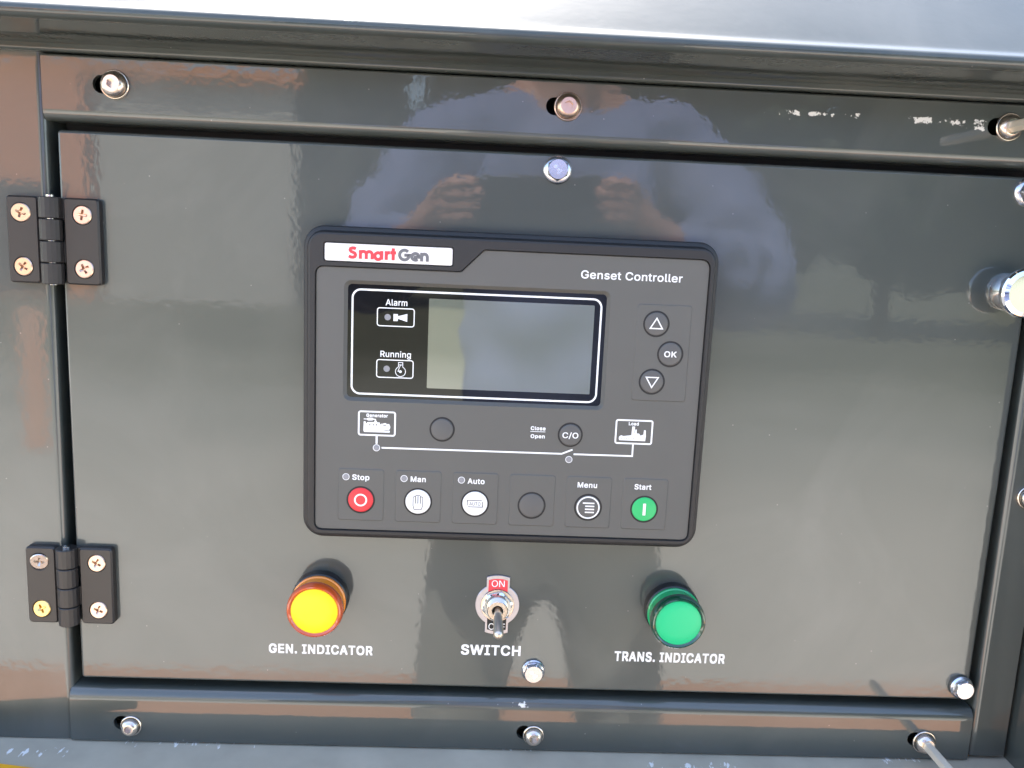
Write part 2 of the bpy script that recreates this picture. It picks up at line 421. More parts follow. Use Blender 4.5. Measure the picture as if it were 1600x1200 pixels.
# sans serif letter outlines (thousandths of an em; 0 = outline, 1 = counter), cap height 509
GLYPHS = {
    '.': (187, [(0, "104,86 86,86 70,79 57,66 50,50 50,32 57,16 70,3 86,-4 104,-4 121,3 134,16 140,32 140,50 138,59 128,73 121,79")]),
    '/': (249, [(0, "14,-76 71,-76 235,533 178,533")]),
    'A': (479, [(1, "238,456 287,302 324,199 155,199 206,351"), (0, "16,0 85,0 135,142 344,142 395,0 463,0 276,509 201,509")]),
    'C': (510, [(0, "401,136 389,114 375,96 348,74 304,57 280,53 245,54 223,59 203,66 184,76 166,89 137,123 125,145 116,168 109,194 103,254 109,314 116,340 125,364 137,385 150,403 166,419 203,443 223,450 267,456 304,452 327,445 348,435 375,413 389,395 401,373 408,348 473,348 463,385 448,418 427,447 402,471 373,490 340,504 305,513 267,516 235,514 205,508 177,498 150,484 126,466 104,445 86,421 70,393 57,362 48,329 42,293 40,254 42,215 48,179 57,146 70,115 86,88 104,63 126,42 150,25 177,11 205,1 235,-5 267,-7 305,-4 341,5 373,19 416,49 448,91 457,107 469,142 473,160 408,160")]),
    'D': (502, [(0, "460,293 455,329 446,361 433,391 418,418 399,441 377,461 353,478 325,492 294,501 261,507 225,509 60,509 60,0 219,0 256,2 291,8 322,17 351,31 376,48 398,68 417,92 433,119 446,149 455,181 460,217 462,255"), (1, "388,337 398,285 398,226 388,172 379,149 368,128 354,110 337,94 318,81 296,70 272,63 244,58 125,57 125,452 221,452 275,446 299,438 320,428 338,415 354,399 368,381 379,361")]),
    'E': (418, [(0, "125,452 372,452 372,509 60,509 60,0 375,0 375,57 125,57 125,229 355,229 355,286 125,286")]),
    'F': (410, [(0, "125,452 369,452 369,509 60,509 60,0 125,0 125,221 346,221 346,278 125,278")]),
    'G': (520, [(0, "283,256 283,199 415,199 414,180 404,141 396,123 386,107 374,93 345,71 328,63 309,57 269,53 246,54 203,66 184,76 166,90 151,105 137,124 125,145 116,168 109,194 103,254 109,314 116,340 125,364 150,404 183,432 202,443 222,450 265,456 304,452 347,434 365,420 387,393 404,361 408,349 474,349 465,384 458,401 429,445 389,480 358,497 322,509 285,515 265,516 233,514 203,508 175,498 149,484 125,466 103,445 85,421 69,393 57,362 47,329 42,293 40,254 42,215 47,179 57,146 69,116 85,88 104,64 125,43 149,25 176,11 205,1 236,-5 269,-7 298,-5 326,0 352,8 377,19 399,33 419,50 436,69 451,91 463,115 471,141 476,170 478,200 478,256")]),
    'H': (517, [(0, "392,289 125,289 125,509 60,509 60,0 125,0 125,232 392,232 392,0 457,0 457,509 392,509")]),
    'I': (300, [(0, "31,452 118,452 118,57 31,57 31,0 269,0 269,57 183,57 183,452 269,452 269,509 31,509")]),
    'K': (466, [(0, "364,509 165,293 124,242 125,509 60,509 60,0 125,0 125,167 198,245 372,0 449,0 243,289 448,509")]),
    'L': (393, [(0, "125,509 60,509 60,0 361,0 361,57 125,57")]),
    'M': (628, [(0, "120,435 170,291 286,0 342,0 482,363 507,438 504,291 504,0 568,0 568,509 476,509 342,158 315,73 277,187 152,509 60,509 60,0 122,0")]),
    'N': (523, [(0, "125,0 124,328 120,431 202,290 387,0 463,0 463,509 399,509 402,79 343,183 136,509 60,509 60,0")]),
    'O': (533, [(0, "448,88 464,115 477,146 486,179 491,215 493,254 491,293 486,329 477,362 464,393 448,421 429,445 408,466 384,484 357,498 329,508 299,514 267,516 235,514 205,508 177,498 150,484 126,466 105,445 86,421 70,393 57,362 48,329 42,293 40,254 42,215 48,179 57,146 70,115 86,88 105,63 126,42 150,25 177,11 205,1 235,-5 267,-7 299,-5 329,1 357,11 384,25 408,42 429,63"), (1, "151,404 167,420 184,433 203,443 223,450 267,456 310,450 330,443 349,433 367,420 383,404 396,386 408,365 418,341 425,314 429,286 429,223 425,194 418,168 408,144 396,123 383,105 367,89 349,76 330,66 289,54 245,54 223,59 203,66 184,76 167,89 151,105 137,123 125,144 116,168 109,194 103,254 109,314 116,340 125,364 137,385")]),
    'R': (449, [(1, "344,338 339,312 334,300 319,281 298,267 269,258 234,255 125,255 125,452 252,451 284,445 298,440 319,425 334,405 342,380 344,367"), (0, "399,290 405,309 409,352 405,395 399,415 380,450 367,465 351,478 333,489 290,504 236,509 60,509 60,0 125,0 125,198 246,198 353,0 428,0 314,210 333,217 367,240 380,255")]),
    'S': (446, [(0, "167,448 194,456 225,459 267,453 286,447 316,426 326,412 334,396 337,378 401,378 399,397 387,433 377,449 351,476 316,498 275,511 227,516 180,511 158,506 119,488 87,463 75,448 65,431 58,413 53,393 52,372 54,348 60,326 71,307 86,289 105,274 128,260 184,239 272,214 307,199 332,179 338,171 345,151 345,126 336,102 321,82 299,66 272,55 224,49 180,55 154,64 132,79 116,98 110,110 104,137 38,137 41,115 46,96 54,77 64,60 76,45 91,31 108,19 149,1 197,-8 252,-8 302,2 343,21 360,34 374,48 396,81 403,99 407,118 407,155 401,185 395,198 379,220 359,238 312,264 169,308 148,319 124,342 116,363 116,387 118,398 129,418 145,435")]),
    'T': (448, [(0, "32,452 193,452 193,0 257,0 257,452 417,452 417,509 32,509")]),
    'U': (517, [(0, "133,128 125,160 124,509 60,509 60,173 66,124 74,101 98,60 114,43 133,28 154,15 177,5 230,-7 288,-7 340,5 363,15 384,28 403,43 419,60 433,80 443,101 451,124 456,148 457,509 393,509 392,160 384,128 368,99 345,77 331,68 298,56 259,52 220,56 187,68 160,87 141,113")]),
    'W': (686, [(0, "493,64 462,196 380,509 306,509 205,120 193,61 170,171 82,509 16,509 155,0 230,0 339,413 343,437 363,339 455,0 530,0 670,509 603,509 507,133")]),
    'a': (389, [(0, "272,52 277,52 277,0 337,0 336,272 329,306 315,333 296,353 275,367 227,382 179,384 133,375 104,364 79,346 67,335 48,308 41,291 100,274 107,288 124,307 140,318 171,329 196,331 220,329 240,322 256,311 267,297 275,268 275,248 270,238 244,228 125,211 89,199 67,187 50,171 38,150 31,123 31,90 40,58 57,32 80,12 110,-1 142,-8 176,-8 215,1 244,18 264,38"), (1, "270,186 276,190 275,126 269,104 257,83 239,66 216,53 187,46 149,47 121,56 107,66 94,87 92,105 98,132 117,150 134,159")]),
    'd': (424, [(1, "115,101 103,133 97,170 97,209 103,245 115,276 133,301 157,319 187,329 221,329 251,320 275,302 293,278 305,247 311,210 311,169 305,132 293,100 284,86 263,65 236,51 205,47 172,51 158,57 134,76"), (0, "79,332 55,293 46,270 39,245 35,218 35,160 39,133 55,84 79,45 94,29 111,16 130,5 172,-7 212,-7 241,-1 263,10 287,31 307,59 313,59 313,0 372,0 372,509 311,509 311,319 306,319 287,346 263,367 241,378 213,384 173,383 151,378 131,371 112,361")]),
    'e': (404, [(0, "365,91 306,105 292,80 271,61 244,50 212,46 179,50 151,61 128,80 118,92 110,106 100,139 96,169 371,169 368,242 357,282 341,315 331,329 294,361 251,379 221,384 180,383 157,378 135,370 115,359 97,346 67,311 55,290 46,267 39,242 35,215 35,159 46,108 56,85 68,64 82,46 98,30 117,16 138,6 161,-2 185,-7 231,-7 266,-1 283,4 311,19 335,39 353,63"), (1, "283,294 298,269 307,237 309,221 97,221 99,241 109,270 125,294 146,313 159,321 173,326 205,330 237,326 263,314")]),
    'g': (425, [(0, "291,-136 324,-117 350,-90 360,-73 367,-54 371,-32 372,379 313,379 313,319 308,319 281,353 264,367 242,378 213,384 173,383 131,371 112,361 80,332 66,314 46,271 39,246 35,220 35,163 39,136 46,112 55,90 80,53 95,39 132,17 152,10 173,6 212,5 241,11 263,21 287,41 306,68 311,68 310,-28 304,-47 295,-62 282,-75 267,-85 249,-92 229,-96 192,-97 165,-92 136,-78 110,-53 101,-41 51,-69 64,-91 93,-119 119,-134 168,-148 207,-151 251,-147"), (1, "134,302 145,312 158,320 188,329 222,329 251,320 275,303 293,278 300,264 309,231 312,212 312,172 305,137 300,121 285,95 264,75 237,63 205,59 172,63 158,68 134,85 116,108 103,138 97,173 97,212 103,246 115,277")]),
    'i': (166, [(0, "60,517 48,506 42,491 42,475 48,461 60,449 75,444 92,444 107,449 119,461 126,475 126,491 119,506 100,521 84,524 75,523"), (0, "53,379 53,0 114,0 114,379")]),
    'l': (189, [(0, "130,54 120,62 115,77 114,509 53,509 54,65 58,47 74,20 86,10 101,3 119,-1 162,-1 181,3 170,54 146,52")]),
    'm': (609, [(0, "114,0 114,253 121,278 132,299 148,314 168,325 188,330 215,329 229,326 242,320 262,301 269,288 273,275 274,0 335,0 336,259 345,290 365,314 395,328 419,330 447,326 460,321 473,313 483,302 490,289 494,273 496,254 496,0 557,0 556,276 553,296 548,313 532,342 522,354 497,372 468,383 437,386 394,380 368,369 347,353 329,332 322,321 317,309 309,331 299,347 287,361 273,372 257,380 239,385 207,386 172,376 141,355 132,346 112,310 112,379 53,379 53,0")]),
    'n': (409, [(0, "184,326 210,329 229,328 246,323 260,315 273,304 283,291 290,275 295,256 296,0 357,0 356,264 348,304 341,321 332,336 309,360 280,376 246,383 207,383 187,379 169,372 152,362 137,349 124,332 112,312 112,379 53,379 53,0 114,0 114,243 121,271 126,283 141,303 150,311")]),
    'o': (415, [(0, "347,64 359,85 369,108 376,133 380,159 380,216 376,243 369,268 359,291 347,312 333,330 317,346 299,360 278,371 233,383 182,383 137,371 117,360 98,346 82,330 68,312 56,291 46,268 36,216 34,187 40,133 46,108 56,85 68,64 82,46 98,30 117,16 137,6 159,-2 182,-7 233,-7 256,-2 299,16 317,30 333,46"), (1, "134,300 158,319 189,329 226,329 257,319 282,300 300,274 312,242 318,206 318,169 312,134 307,117 292,89 282,76 257,57 242,51 207,46 173,51 158,57 134,76 115,102 108,117 99,151 96,187 99,224 108,258 115,274")]),
    'p': (424, [(1, "125,115 113,169 113,210 120,247 132,278 140,291 161,312 174,320 203,329 237,329 253,325 280,311 301,290 316,261 325,227 328,189 325,151 316,117 301,88 291,76 267,57 253,51 220,47 188,51 174,57 150,75 140,86"), (0, "274,378 252,383 212,384 183,378 161,367 137,346 118,319 112,319 112,379 53,379 53,-143 114,-143 114,59 118,59 138,31 162,10 184,-1 213,-7 252,-7 274,-2 294,5 313,16 330,29 346,45 370,84 379,108 389,160 389,218 379,270 370,293 359,313 345,332 313,361 294,371")]),
    'r': (259, [(0, "243,322 243,384 196,384 166,375 140,358 122,335 115,321 112,321 112,379 53,379 53,0 114,0 114,250 126,284 140,301 159,315 182,323 213,326")]),
    's': (365, [(0, "157,227 133,237 117,250 112,258 109,277 110,289 114,299 131,317 156,329 187,333 219,328 232,323 243,316 264,288 268,277 324,290 314,316 299,339 279,358 254,372 239,378 206,384 167,384 131,377 100,363 75,343 65,332 51,305 47,274 48,255 53,237 61,222 72,208 87,196 104,186 125,177 237,147 254,136 265,121 268,103 267,91 255,71 232,55 200,46 165,46 136,54 124,60 105,79 94,107 36,94 45,63 62,38 72,27 98,10 112,3 145,-5 182,-8 223,-5 260,6 290,24 312,47 321,61 330,90 330,125 325,142 317,158 306,171 292,183 275,194 254,202")]),
    't': (227, [(0, "213,2 202,54 170,50 150,53 142,56 136,61 128,76 126,98 126,327 204,327 204,379 126,379 126,471 65,471 65,379 6,379 6,327 65,327 65,93 67,71 72,52 80,35 92,21 107,10 125,2 145,-3 203,-1")]),
    'u': (410, [(0, "127,89 119,105 115,123 114,379 53,379 54,116 62,76 69,59 78,44 101,20 130,4 146,-1 182,-5 203,-4 222,0 240,7 257,17 272,30 286,47 298,70 298,0 357,0 357,379 296,379 295,137 289,109 276,86 259,69 238,57 213,51 200,50 164,56 150,64 137,75")]),
    ' ': (187, []),
}
CAP = 509.0
def text(s, x0, x1, base, cap, y, m, parent, bold=0.02, name='lettering', t=0.08, origin=None):
    """flat printed lettering fitted between x0 and x1 with its cap height"""
    polys, pen = [], 0.0
    for ch in s:
        adv, loops = GLYPHS[ch]
        ls = []
        for hole, d in loops:
            q = [tuple(float(v) for v in p.split(',')) for p in d.split()]
            ls.append((hole, [(p[0] + pen, p[1]) for p in q]))
        polys.append(ls)
        pen += adv + bold * 1600
    dd = max(0.0, bold * 900)
    xs = [p[0] for ls in polys for h, q in ls for p in q]
    lo, hi = min(xs) - dd, max(xs) + dd
    sx = (x1 - x0) / (hi - lo)
    sz = cap / (CAP + 2 * dd)
    mb = MB()
    # heavier strokes: the outline printed several times, nudged, each a hair above the last
    nudges = ((0, 0), (dd, dd), (-dd, dd), (dd, -dd), (-dd, -dd)) if dd > 6 else ((0, 0),)
    for kn, (nx, nz) in enumerate(nudges):
      T = lambda q: [(x0 + (p[0] + nx - lo) * sx, base + (p[1] + nz + dd) * sz) for p in q]
      for ls in polys:
        outs = [q for h, q in ls if not h]
        hs = [q for h, q in ls if h]
        for o_ in outs:
            ax = min(p[0] for p in o_); bx_ = max(p[0] for p in o_)
            ay = min(p[1] for p in o_); by_ = max(p[1] for p in o_)
            mine = [h for h in hs if ax <= h[0][0] <= bx_ and ay <= h[0][1] <= by_]
            mb.flat(T(o_), [T(h) for h in mine], y - t - 0.006 * kn)
    return mb.build(name, m, parent, origin=origin or parent.get('o_mm', (0, 0, 0)), smooth=0)

# ------------------------------------------------------------------ the generator enclosure
XL, XR = -900.0, 299.0        # machine runs on to the left; a side wall closes the right
enc = thing('generator_enclosure', 'dark grey glossy sheet metal generator housing with hood, posts and rails round the control door', 'enclosure', (0, 0, -Z0 / MM))
def arc_yz(cy, cz, r, a0, a1, n=8):      # angle 0 = towards -y (camera), 90 = up
    return [(cy - r * math.cos(R(a0 + (a1 - a0) * i / n)), cz + r * math.sin(R(a0 + (a1 - a0) * i / n))) for i in range(n + 1)]
# hood: inner hem, underside, rounded nose, sloping face
NOSE = -46.0
prof = [(6, 157)] + arc_yz(-2.6, 158.6, 1.6, -90, 20, 6) + [(-4.0, 160.6), (-5.2, 161.2)] + [(-7.2, 161.4), (NOSE + 5, 162.6)]
prof += arc_yz(NOSE + 3.4, 166.0, 3.4, -88, 58, 16)
sl = 39.0
y_, z_ = prof[-1]
ang = 49.5
for st, da in ((1.2, 32), (1.2, 33), (0.8, 37), (0.8, 42), (0.8, 46)):   # slight lip above the nose
    y_ += st * math.cos(R(da)); z_ += st * math.sin(R(da))
    prof.append((y_, z_))
for k in range(14):                       # slightly crowned slope
    st = 3 + k * 3.0
    ang = max(45.0, ang - 0.3)
    y_ += st * math.cos(R(ang)); z_ += st * math.sin(R(ang))
    prof.append((y_, z_))
prof += [(y_ + 700, z_ + 20), (y_ + 700, 140)]
hb = MB(); hb.sweep_x(prof, XL, XR + 260, caps=False)
hb.build('hood', 'hood', enc, origin=(0, 0, 160))

chips(MAT['rail'], [(215, 55, 'Z', 146, 4), (236, 20, 'Z', 144.5, 4.5), (150, 45, 'Z', 146.5, 2.5), (14, 15, 'Z', -178.3, 3.4), (-200, 2, 'Z', -200, 6)], thr=0.575)
def rail(name, x0, x1, z0, z1, y, rtop, rbot, slots, tilt=0.0):
    # face plate with rounded top and bottom bends, slotted holes punched through it
    m = MB()
    zt, zb = z1 - rtop, z0 + rbot
    m.flat([(x0, zb), (x1, zb), (x1, zt), (x0, zt)], slots, y)
    for h in slots:
        m.rings([[(a, y, b) for a, b in h], [(a, y + 3.0, b) for a, b in h]])
    bot = [(y + rbot + 16, z0)] + arc_yz(y + rbot, zb, rbot, -90, 0, 8)
    top = arc_yz(y + rtop, zt, rtop, 0, 90, 8) + [(y + rtop + 16, z1)]
    m.sweep_x(bot, x0, x1, caps=False)
    m.sweep_x(top, x0, x1, caps=False)
    for xx, fl in ((x0, 1), (x1, 0)):
        loop = [(xx, a, b) for a, b in bot + top]
        m.add(loop, [tuple(range(len(loop))) if fl else tuple(reversed(range(len(loop))))])
    return m
def slot(cx, cz, r, l, a=0):
    p = arc(0, 0, r, -90, 90, 8) + [(q[0] - l, q[1]) for q in arc(0, 0, r, 90, 270, 8)]
    ca, sa = math.cos(R(a)), math.sin(R(a))
    return [(cx + ca * q[0] - sa * q[1], cz + sa * q[0] + ca * q[1]) for q in p]
YR = -2.0
SCREWS_T = [(-196.2, 143.1), (24.0, 143.7), (246.9, 144.7)]
SCREWS_B = [(-199.2, -195.6), (23.4, -195.8), (247.1, -194.2)]
m = rail('top_rail', -231.4, 410, 125.4, 156.2, YR, 1.2, 5.0, [slot(x, z, 4.3, 6.6) for x, z in SCREWS_T])
m.build('top_rail', 'rail', enc)
m = rail('bottom_rail', -232.3, 274.2, -205.4, -174.4, YR, 6.5, 0.8, [slot(x, z, 4.2, 5.6, -14) for x, z in SCREWS_B])
m.build('bottom_rail', 'rail', enc)
# backing behind the slots and the gaps round the door
m = MB(); m.box(-300, 330, 21, 24, -215, 170)
m.build('inner_panel', 'black', enc)
# posts: sheet with a rolled edge that turns into the door opening
def post(name, edge, out, side, z0, z1, y=0.0, r=3.4):
    p = []
    s_ = side                     # +1: opening lies to the right
    e = edge
    p.append((e, y + 20))
    for i in range(9):
        a = R(i * 90 / 8)
        p.append((e - s_ * r + s_ * r * math.cos(a), y + r - r * math.sin(a)))
    for q in (0.6, 2.0, 6.0):
        p.append((e - s_ * (r + q), y))
    p.append((out, y)); p.append((out, y + 20))
    m = MB(); m.sweep_z(p if s_ < 0 else list(reversed(p)), z0, z1)
    return m.build(name, 'paint', enc)
post('side_post', -231.2, XL, 1, -205.6, 158.0)
post('side_post', 275.4, 296.6, -1, -203.6, 158.0)
m = MB()
wp = [(299.4, 22), (299.4, -50)] + [(299.4 + 3 - 3 * math.cos(R(a)), -50 - 3 * math.sin(R(a))) for a in (30, 60, 90)] + [(420, -53)]
m.sweep_z(list(reversed(wp)), -330, 159, caps=False)
m.build('side_wall', 'paint', enc)
# bottom ledge, rounded off at its front, then the base below it
LZ = -206.2
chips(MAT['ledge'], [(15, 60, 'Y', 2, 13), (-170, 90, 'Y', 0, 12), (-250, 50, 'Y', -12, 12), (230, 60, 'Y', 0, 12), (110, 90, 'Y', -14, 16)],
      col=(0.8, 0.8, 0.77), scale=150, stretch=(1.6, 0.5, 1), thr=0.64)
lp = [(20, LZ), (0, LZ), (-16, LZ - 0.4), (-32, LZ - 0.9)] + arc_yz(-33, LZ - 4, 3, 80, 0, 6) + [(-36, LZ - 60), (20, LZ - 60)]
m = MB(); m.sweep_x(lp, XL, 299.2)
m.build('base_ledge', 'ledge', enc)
m = MB(); m.box(XL, 420, -34, 700, -1190, LZ - 61)
m.build('base_frame', 'paint', enc)
m = MB(); m.box(XL, 420, 640, 700, LZ - 80, 190)
m.build('rear_panel', 'paint', enc)

# yellow bar lying along the ledge at the lower left corner
m = MB(); m.plate(rrect(-420, -3, -215, 3.2, 1.5), 0, -5, bevel=0.6)
yb = m.build('yellow_bar', 'yellow', None, origin=(-340, 0, 0))
yb.rotation_euler = (R(-90), 0, R(-9.0))
yb.location = Vector((-0.3351, -0.0193, Z0 + (LZ - 0.4) * MM))
tag(yb, 'yellow painted bar lying on the grey ledge at the lower left corner', 'bar')

# ------------------------------------------------------------------ control door
door = thing('control_door', 'dark grey glossy sheet metal door carrying the controller, indicator lamps and toggle switch', 'door', (0, 0, -169))
DX0, DX1, DZ0, DZ1 = -226.4, 270.6, -169.3, 121.3
def door_sheet():
    m = MB()
    r = 2.2
    o = rrect(DX0, DZ0, DX1, DZ1, 2.0, 4)
    loops = [[(x, 18, z) for x, z in o], [(x, r, z) for x, z in o]]
    for a in (22.5, 45, 67.5, 90):
        i = offset(o, -r * (1 - math.cos(R(a))) * 0.75)
        loops.append([(x, r - r * math.sin(R(a)), z) for x, z in i])
    m.rings(loops)
    m.flat([(p[0], p[2]) for p in loops[-1]], [], 0)
    return m
door_sheet().build('door_panel', 'paint', door, origin=(0, 0, -169))
text('GEN. INDICATOR', -124.3, -67.6, -151.4, 5.5, 0, 'white', door, bold=0.03)
text('SWITCH', -19.0, 14.0, -149.4, 6.0, 0, 'white', door, bold=0.026)
text('TRANS. INDICATOR', 66.5, 128.6, -150.8, 5.8, 0, 'white', door, bold=0.03)

# ------------------------------------------------------------------ hinges
def screw_xf(x, y, z, rot, tx, tz):
    return Matrix.Translation((x, y, z)) @ Matrix.Rotation(R(tx), 4, 'X') @ Matrix.Rotation(R(tz), 4, 'Z') @ Matrix.Rotation(R(rot), 4, 'Y')
def phillips(r):
    # countersunk head with a real cross recess
    cross = []
    a, b = 0.72, 2.6
    for k in range(4):
        for px, pz in ((b, -a * 0.8), (b, a * 0.8), (a, a)):
            t = R(90 * k)
            cross.append((px * math.cos(t) - pz * math.sin(t), px * math.sin(t) + pz * math.cos(t)))
    m = MB()
    rim = circ(0, 0, r, 36)
    inn = circ(0, 0, r - 0.45, 36)
    m.rings([[(x * 0.8, 1.6, z * 0.8) for x, z in rim], [(x, 0, z) for x, z in rim], [(x, -0.35, z) for x, z in inn]])
    m.flat(inn, [cross], -0.35)
    d = [(x * 0.45, z * 0.45) for x, z in cross]
    m.rings([[(x, -0.35, z) for x, z in cross], [(x, 1.1, z) for x, z in d]])
    m.flat(d, [], 1.1)
    return m
def hinge(label, cz, rots, mats, tilts):
    zc = cz
    h = thing('hinge', label, 'hinge', (-229, 0, zc - 21.5), 'black door hinges on the left side')
    H = 21.3
    def leaf(x0, x1, sgn):
        m = MB()
        holes = [circ(sx, sz, 5.0, 32) for sx in ((x0 + x1) / 2 + 0.6 * sgn,) for sz in (zc + 13.2, zc - 13.2)]
        o = rrect(x0, zc - H, x1, zc + H, 1.8, 4)
        i1 = offset(o, -0.8)
        m.rings([[(x, 0, z) for x, z in o], [(x, -3.6, z) for x, z in o], [(x, -4.5, z) for x, z in i1]])
        m.flat(i1, holes, -4.5)
        for hh in holes:
            cxh = sum(p[0] for p in hh) / len(hh); czh = sum(p[1] for p in hh) / len(hh)
            m.rings([[(x, -4.5, z) for x, z in hh], [(cxh + (x - cxh) * 0.78, -2.6, czh + (z - czh) * 0.78) for x, z in hh]])
            m.flat([(cxh + (x - cxh) * 0.78, czh + (z - czh) * 0.78) for x, z in hh], [], -2.6)
        return m.build('leaf', 'hinge', h)
    leaf(-250.4, -234.8, -1)
    leaf(-222.6, -205.4, 1)
    # knuckles: faceted barrel in four lengths, alternately tied to each leaf
    bx, by, br = -228.8, -4.2, 5.4
    kk = [zc + H + 0.2 - i * (2 * H + 0.4) / 4 for i in range(5)]
    for i in range(4):
        m = MB()
        zt, zb = kk[i] - 0.18, kk[i + 1] + 0.18
        def ring(s_):
            return [(bx + s_ * br * math.cos(R(a)), by + s_ * br * math.sin(R(a))) for a in (0, 45, 80, 112, 150, 180, 200, 225, 247, 270, 292, 315, 337)]
        loops = []
        for zz, s_ in ((zb, 0.93), (zb + 0.4, 1), (zt - 0.4, 1), (zt, 0.93)):
            loops.append([(x, y, zz) for x, y in ring(s_)])
        m.rings(loops, cap0=True, cap1=True)
        side = -1 if i % 2 else 1
        x0, x1 = (-236.5, bx) if side < 0 else (bx, -221)
        m.box(min(x0, x1), max(x0, x1), -3.4, -0.4, zb + 0.3, zt - 0.3)
        m.build('knuckle', 'hinge', h, smooth=15)
    pin = MB(); pin.tube((bx, by, zc - H - 0.4), (bx, by, zc + H + 1.0), 1.9, 1.9, 14)
    pin.build('pin', 'steel', h)
    k = 0
    for sx in (-243.2, -213.4):
        for sz in (zc + 13.2, zc - 13.2):
            s_ = phillips(4.65)
            o = s_.build('screw', mats[k], h, origin=(sx, -4.4, sz), xf=screw_xf(sx, -4.4, sz, rots[k], *tilts[k]))
            k += 1
    return h
hinge('upper black hinge with copper coloured cross head screws at the left of the door', 67.2,
      (20, 35, 8, 60), ('warmsteel', 'warmsteel', 'warmsteel', 'warmsteel'), ((2, 3), (0, -4), (-4, -2), (-6, -3)))
hinge('lower black hinge with one yellowish screw, left of the amber lamp', -114.0,
      (12, 62, 25, 20), ('warmsteel2', 'brass', 'warmsteel', 'warmsteel'), ((12, 9), (-7, -3), (-5, -4), (-5, -3)))

# ------------------------------------------------------------------ socket screws in the rails
def socket_screw(x, z, label, grp, y=YR, r=6.4, h=5.2, dome=True, rod=None, m_='warmsteel2', tilt=(0, 0)):
    s_ = thing('socket_screw', label, 'screw', (x, y, z), grp)
    hexr = 2.35
    m = MB()
    n = 36
    prof = [(r + 0.5, -0.1), (r + 0.5, -1.0), (r + 0.2, -1.3), (r - 0.1, -1.35)]
    m.lathe(prof, 0, 0, n)
    xf = Matrix.Translation((x, y, z)) @ Matrix.Rotation(R(tilt[0]), 4, 'X') @ Matrix.Rotation(R(tilt[1]), 4, 'Z')
    wash = m.build('washer', m_, s_, origin=(x, y, z), xf=xf)
    m = MB()
    k_ = h / 5.2
    prof = [(r - 0.45, -1.3), (r - 0.35, -2.2 * k_), (r - 0.6, -3.2 * k_), (r - 1.2, -4.1 * k_), (r - 2.0, -4.75 * k_), (r - 2.5, -5.0 * k_)]
    m.lathe(prof, 0, 0, n)
    rt, yt = prof[-1]
    hexa = circ(0, 0, hexr, 6, 20)
    m.flat(circ(0, 0, rt, n), [hexa], yt)
    m.rings([[(a, yt, b) for a, b in hexa], [(a, yt + 2.6, b) for a, b in hexa]])
    m.flat(hexa, [], yt + 2.6)
    m.build('screw_head', m_, s_, origin=(x, y, z), xf=xf)
    if rod:
        m = MB()
        L = rod
        m.lathe([(3.0, yt + 0.6), (3.05, -L + 2), (2.5, -L), (0, -L)], 0, 0, 6, R(20))
        m.build('rod', 'rod', s_, origin=(x, y, z), xf=xf, smooth=20)
    return s_
GR = 'socket head screws along the rails'
socket_screw(*SCREWS_T[0], 'steel socket screw at the left end of the top rail, above the upper hinge', GR)
socket_screw(*SCREWS_T[1], 'bronze tinted socket screw in a slot of the top rail, above the blue topped bolt', GR, m_='warmsteel')
socket_screw(*SCREWS_T[2], 'top rail screw with a steel rod sticking out, near the upper right corner', 'rail screws with rods', rod=60, h=4.4)
socket_screw(*SCREWS_B[0], 'small steel socket screw at the left end of the bottom rail', GR, r=5.2, tilt=(-3, 2))
socket_screw(*SCREWS_B[1], 'steel socket screw in a slot of the bottom rail, below the middle flange bolt', GR, r=5.4)
socket_screw(*SCREWS_B[2], 'bottom rail screw with a long steel rod sticking out, at the lower right corner', 'rail screws with rods', rod=60, r=6.2, h=5.6)
socket_screw(287.5, -48.3, 'steel button screw on the right post, cut by the picture edge', None, y=0, r=6.0)

# ------------------------------------------------------------------ flange bolts on the door
def flange_bolt(x, z, label, topm='brightzinc', rot=8, r=7.1, h=4.8, stack=0.0):
    b = thing('flange_bolt', label, 'bolt', (x, 0, z), 'zinc flange bolts on the door')
    y0 = -stack
    m = MB()
    if stack:
        m.lathe([(r * 0.93, 0), (r * 0.93, -stack), (r * 0.8, -stack)], x, z, 36)
    m.lathe([(r, y0), (r, y0 - 0.9), (r - 0.5, y0 - 1.5), (5.7, y0 - 2.0), (5.0, y0 - 2.3)], x, z, 40)
    m.build('flange', 'brightzinc', b, origin=(x, 0, z))
    hx = circ(x, z, 5.7, 6, rot)
    top = circ(x, z, 4.75, 36, rot)
    # hexagon with a chamfered round top
    hx36 = []
    for i in range(36):
        a = 2 * math.pi * i / 36 + R(rot)
        k = (a - R(rot)) % (math.pi / 3) - math.pi / 6
        rr = 5.7 * math.cos(math.pi / 6) / math.cos(k)
        hx36.append((x + rr * math.cos(a), z + rr * math.sin(a)))
    m = MB()
    yt = y0 - h
    m.rings([[(a, y0 - 2.0, c) for a, c in hx36], [(a, yt + 0.9, c) for a, c in hx36], [(a, yt, c) for a, c in top]])
    m.flat(top, [], yt)
    m.build('bolt_head', topm, b, origin=(x, 0, z), smooth=25)
    # raised grade mark: small figure-eight beads as on the bolt heads
    m = MB()
    for dx, dz, rr in ((-1.2, 1.3, 0.95), (0.2, -0.2, 0.8), (1.4, -0.6, 0.75), (0.4, -1.7, 0.85)):
        m.lathe([(rr, yt + 0.05), (rr * 0.9, yt - 0.22), (rr * 0.4, yt - 0.22), (rr * 0.32, yt - 0.02), (0, yt - 0.02)], x + dx, z + dz, 14)
    m.build('head_mark', 'steel', b, origin=(x, 0, z))
    return b
flange_bolt(20.6, 113.4, 'zinc flange bolt with a blue reflecting top, under the top rail above the controller', rot=30)
flange_bolt(21.6, -157.8, 'bright flange bolt just below and right of the word SWITCH', rot=12, r=6.5)
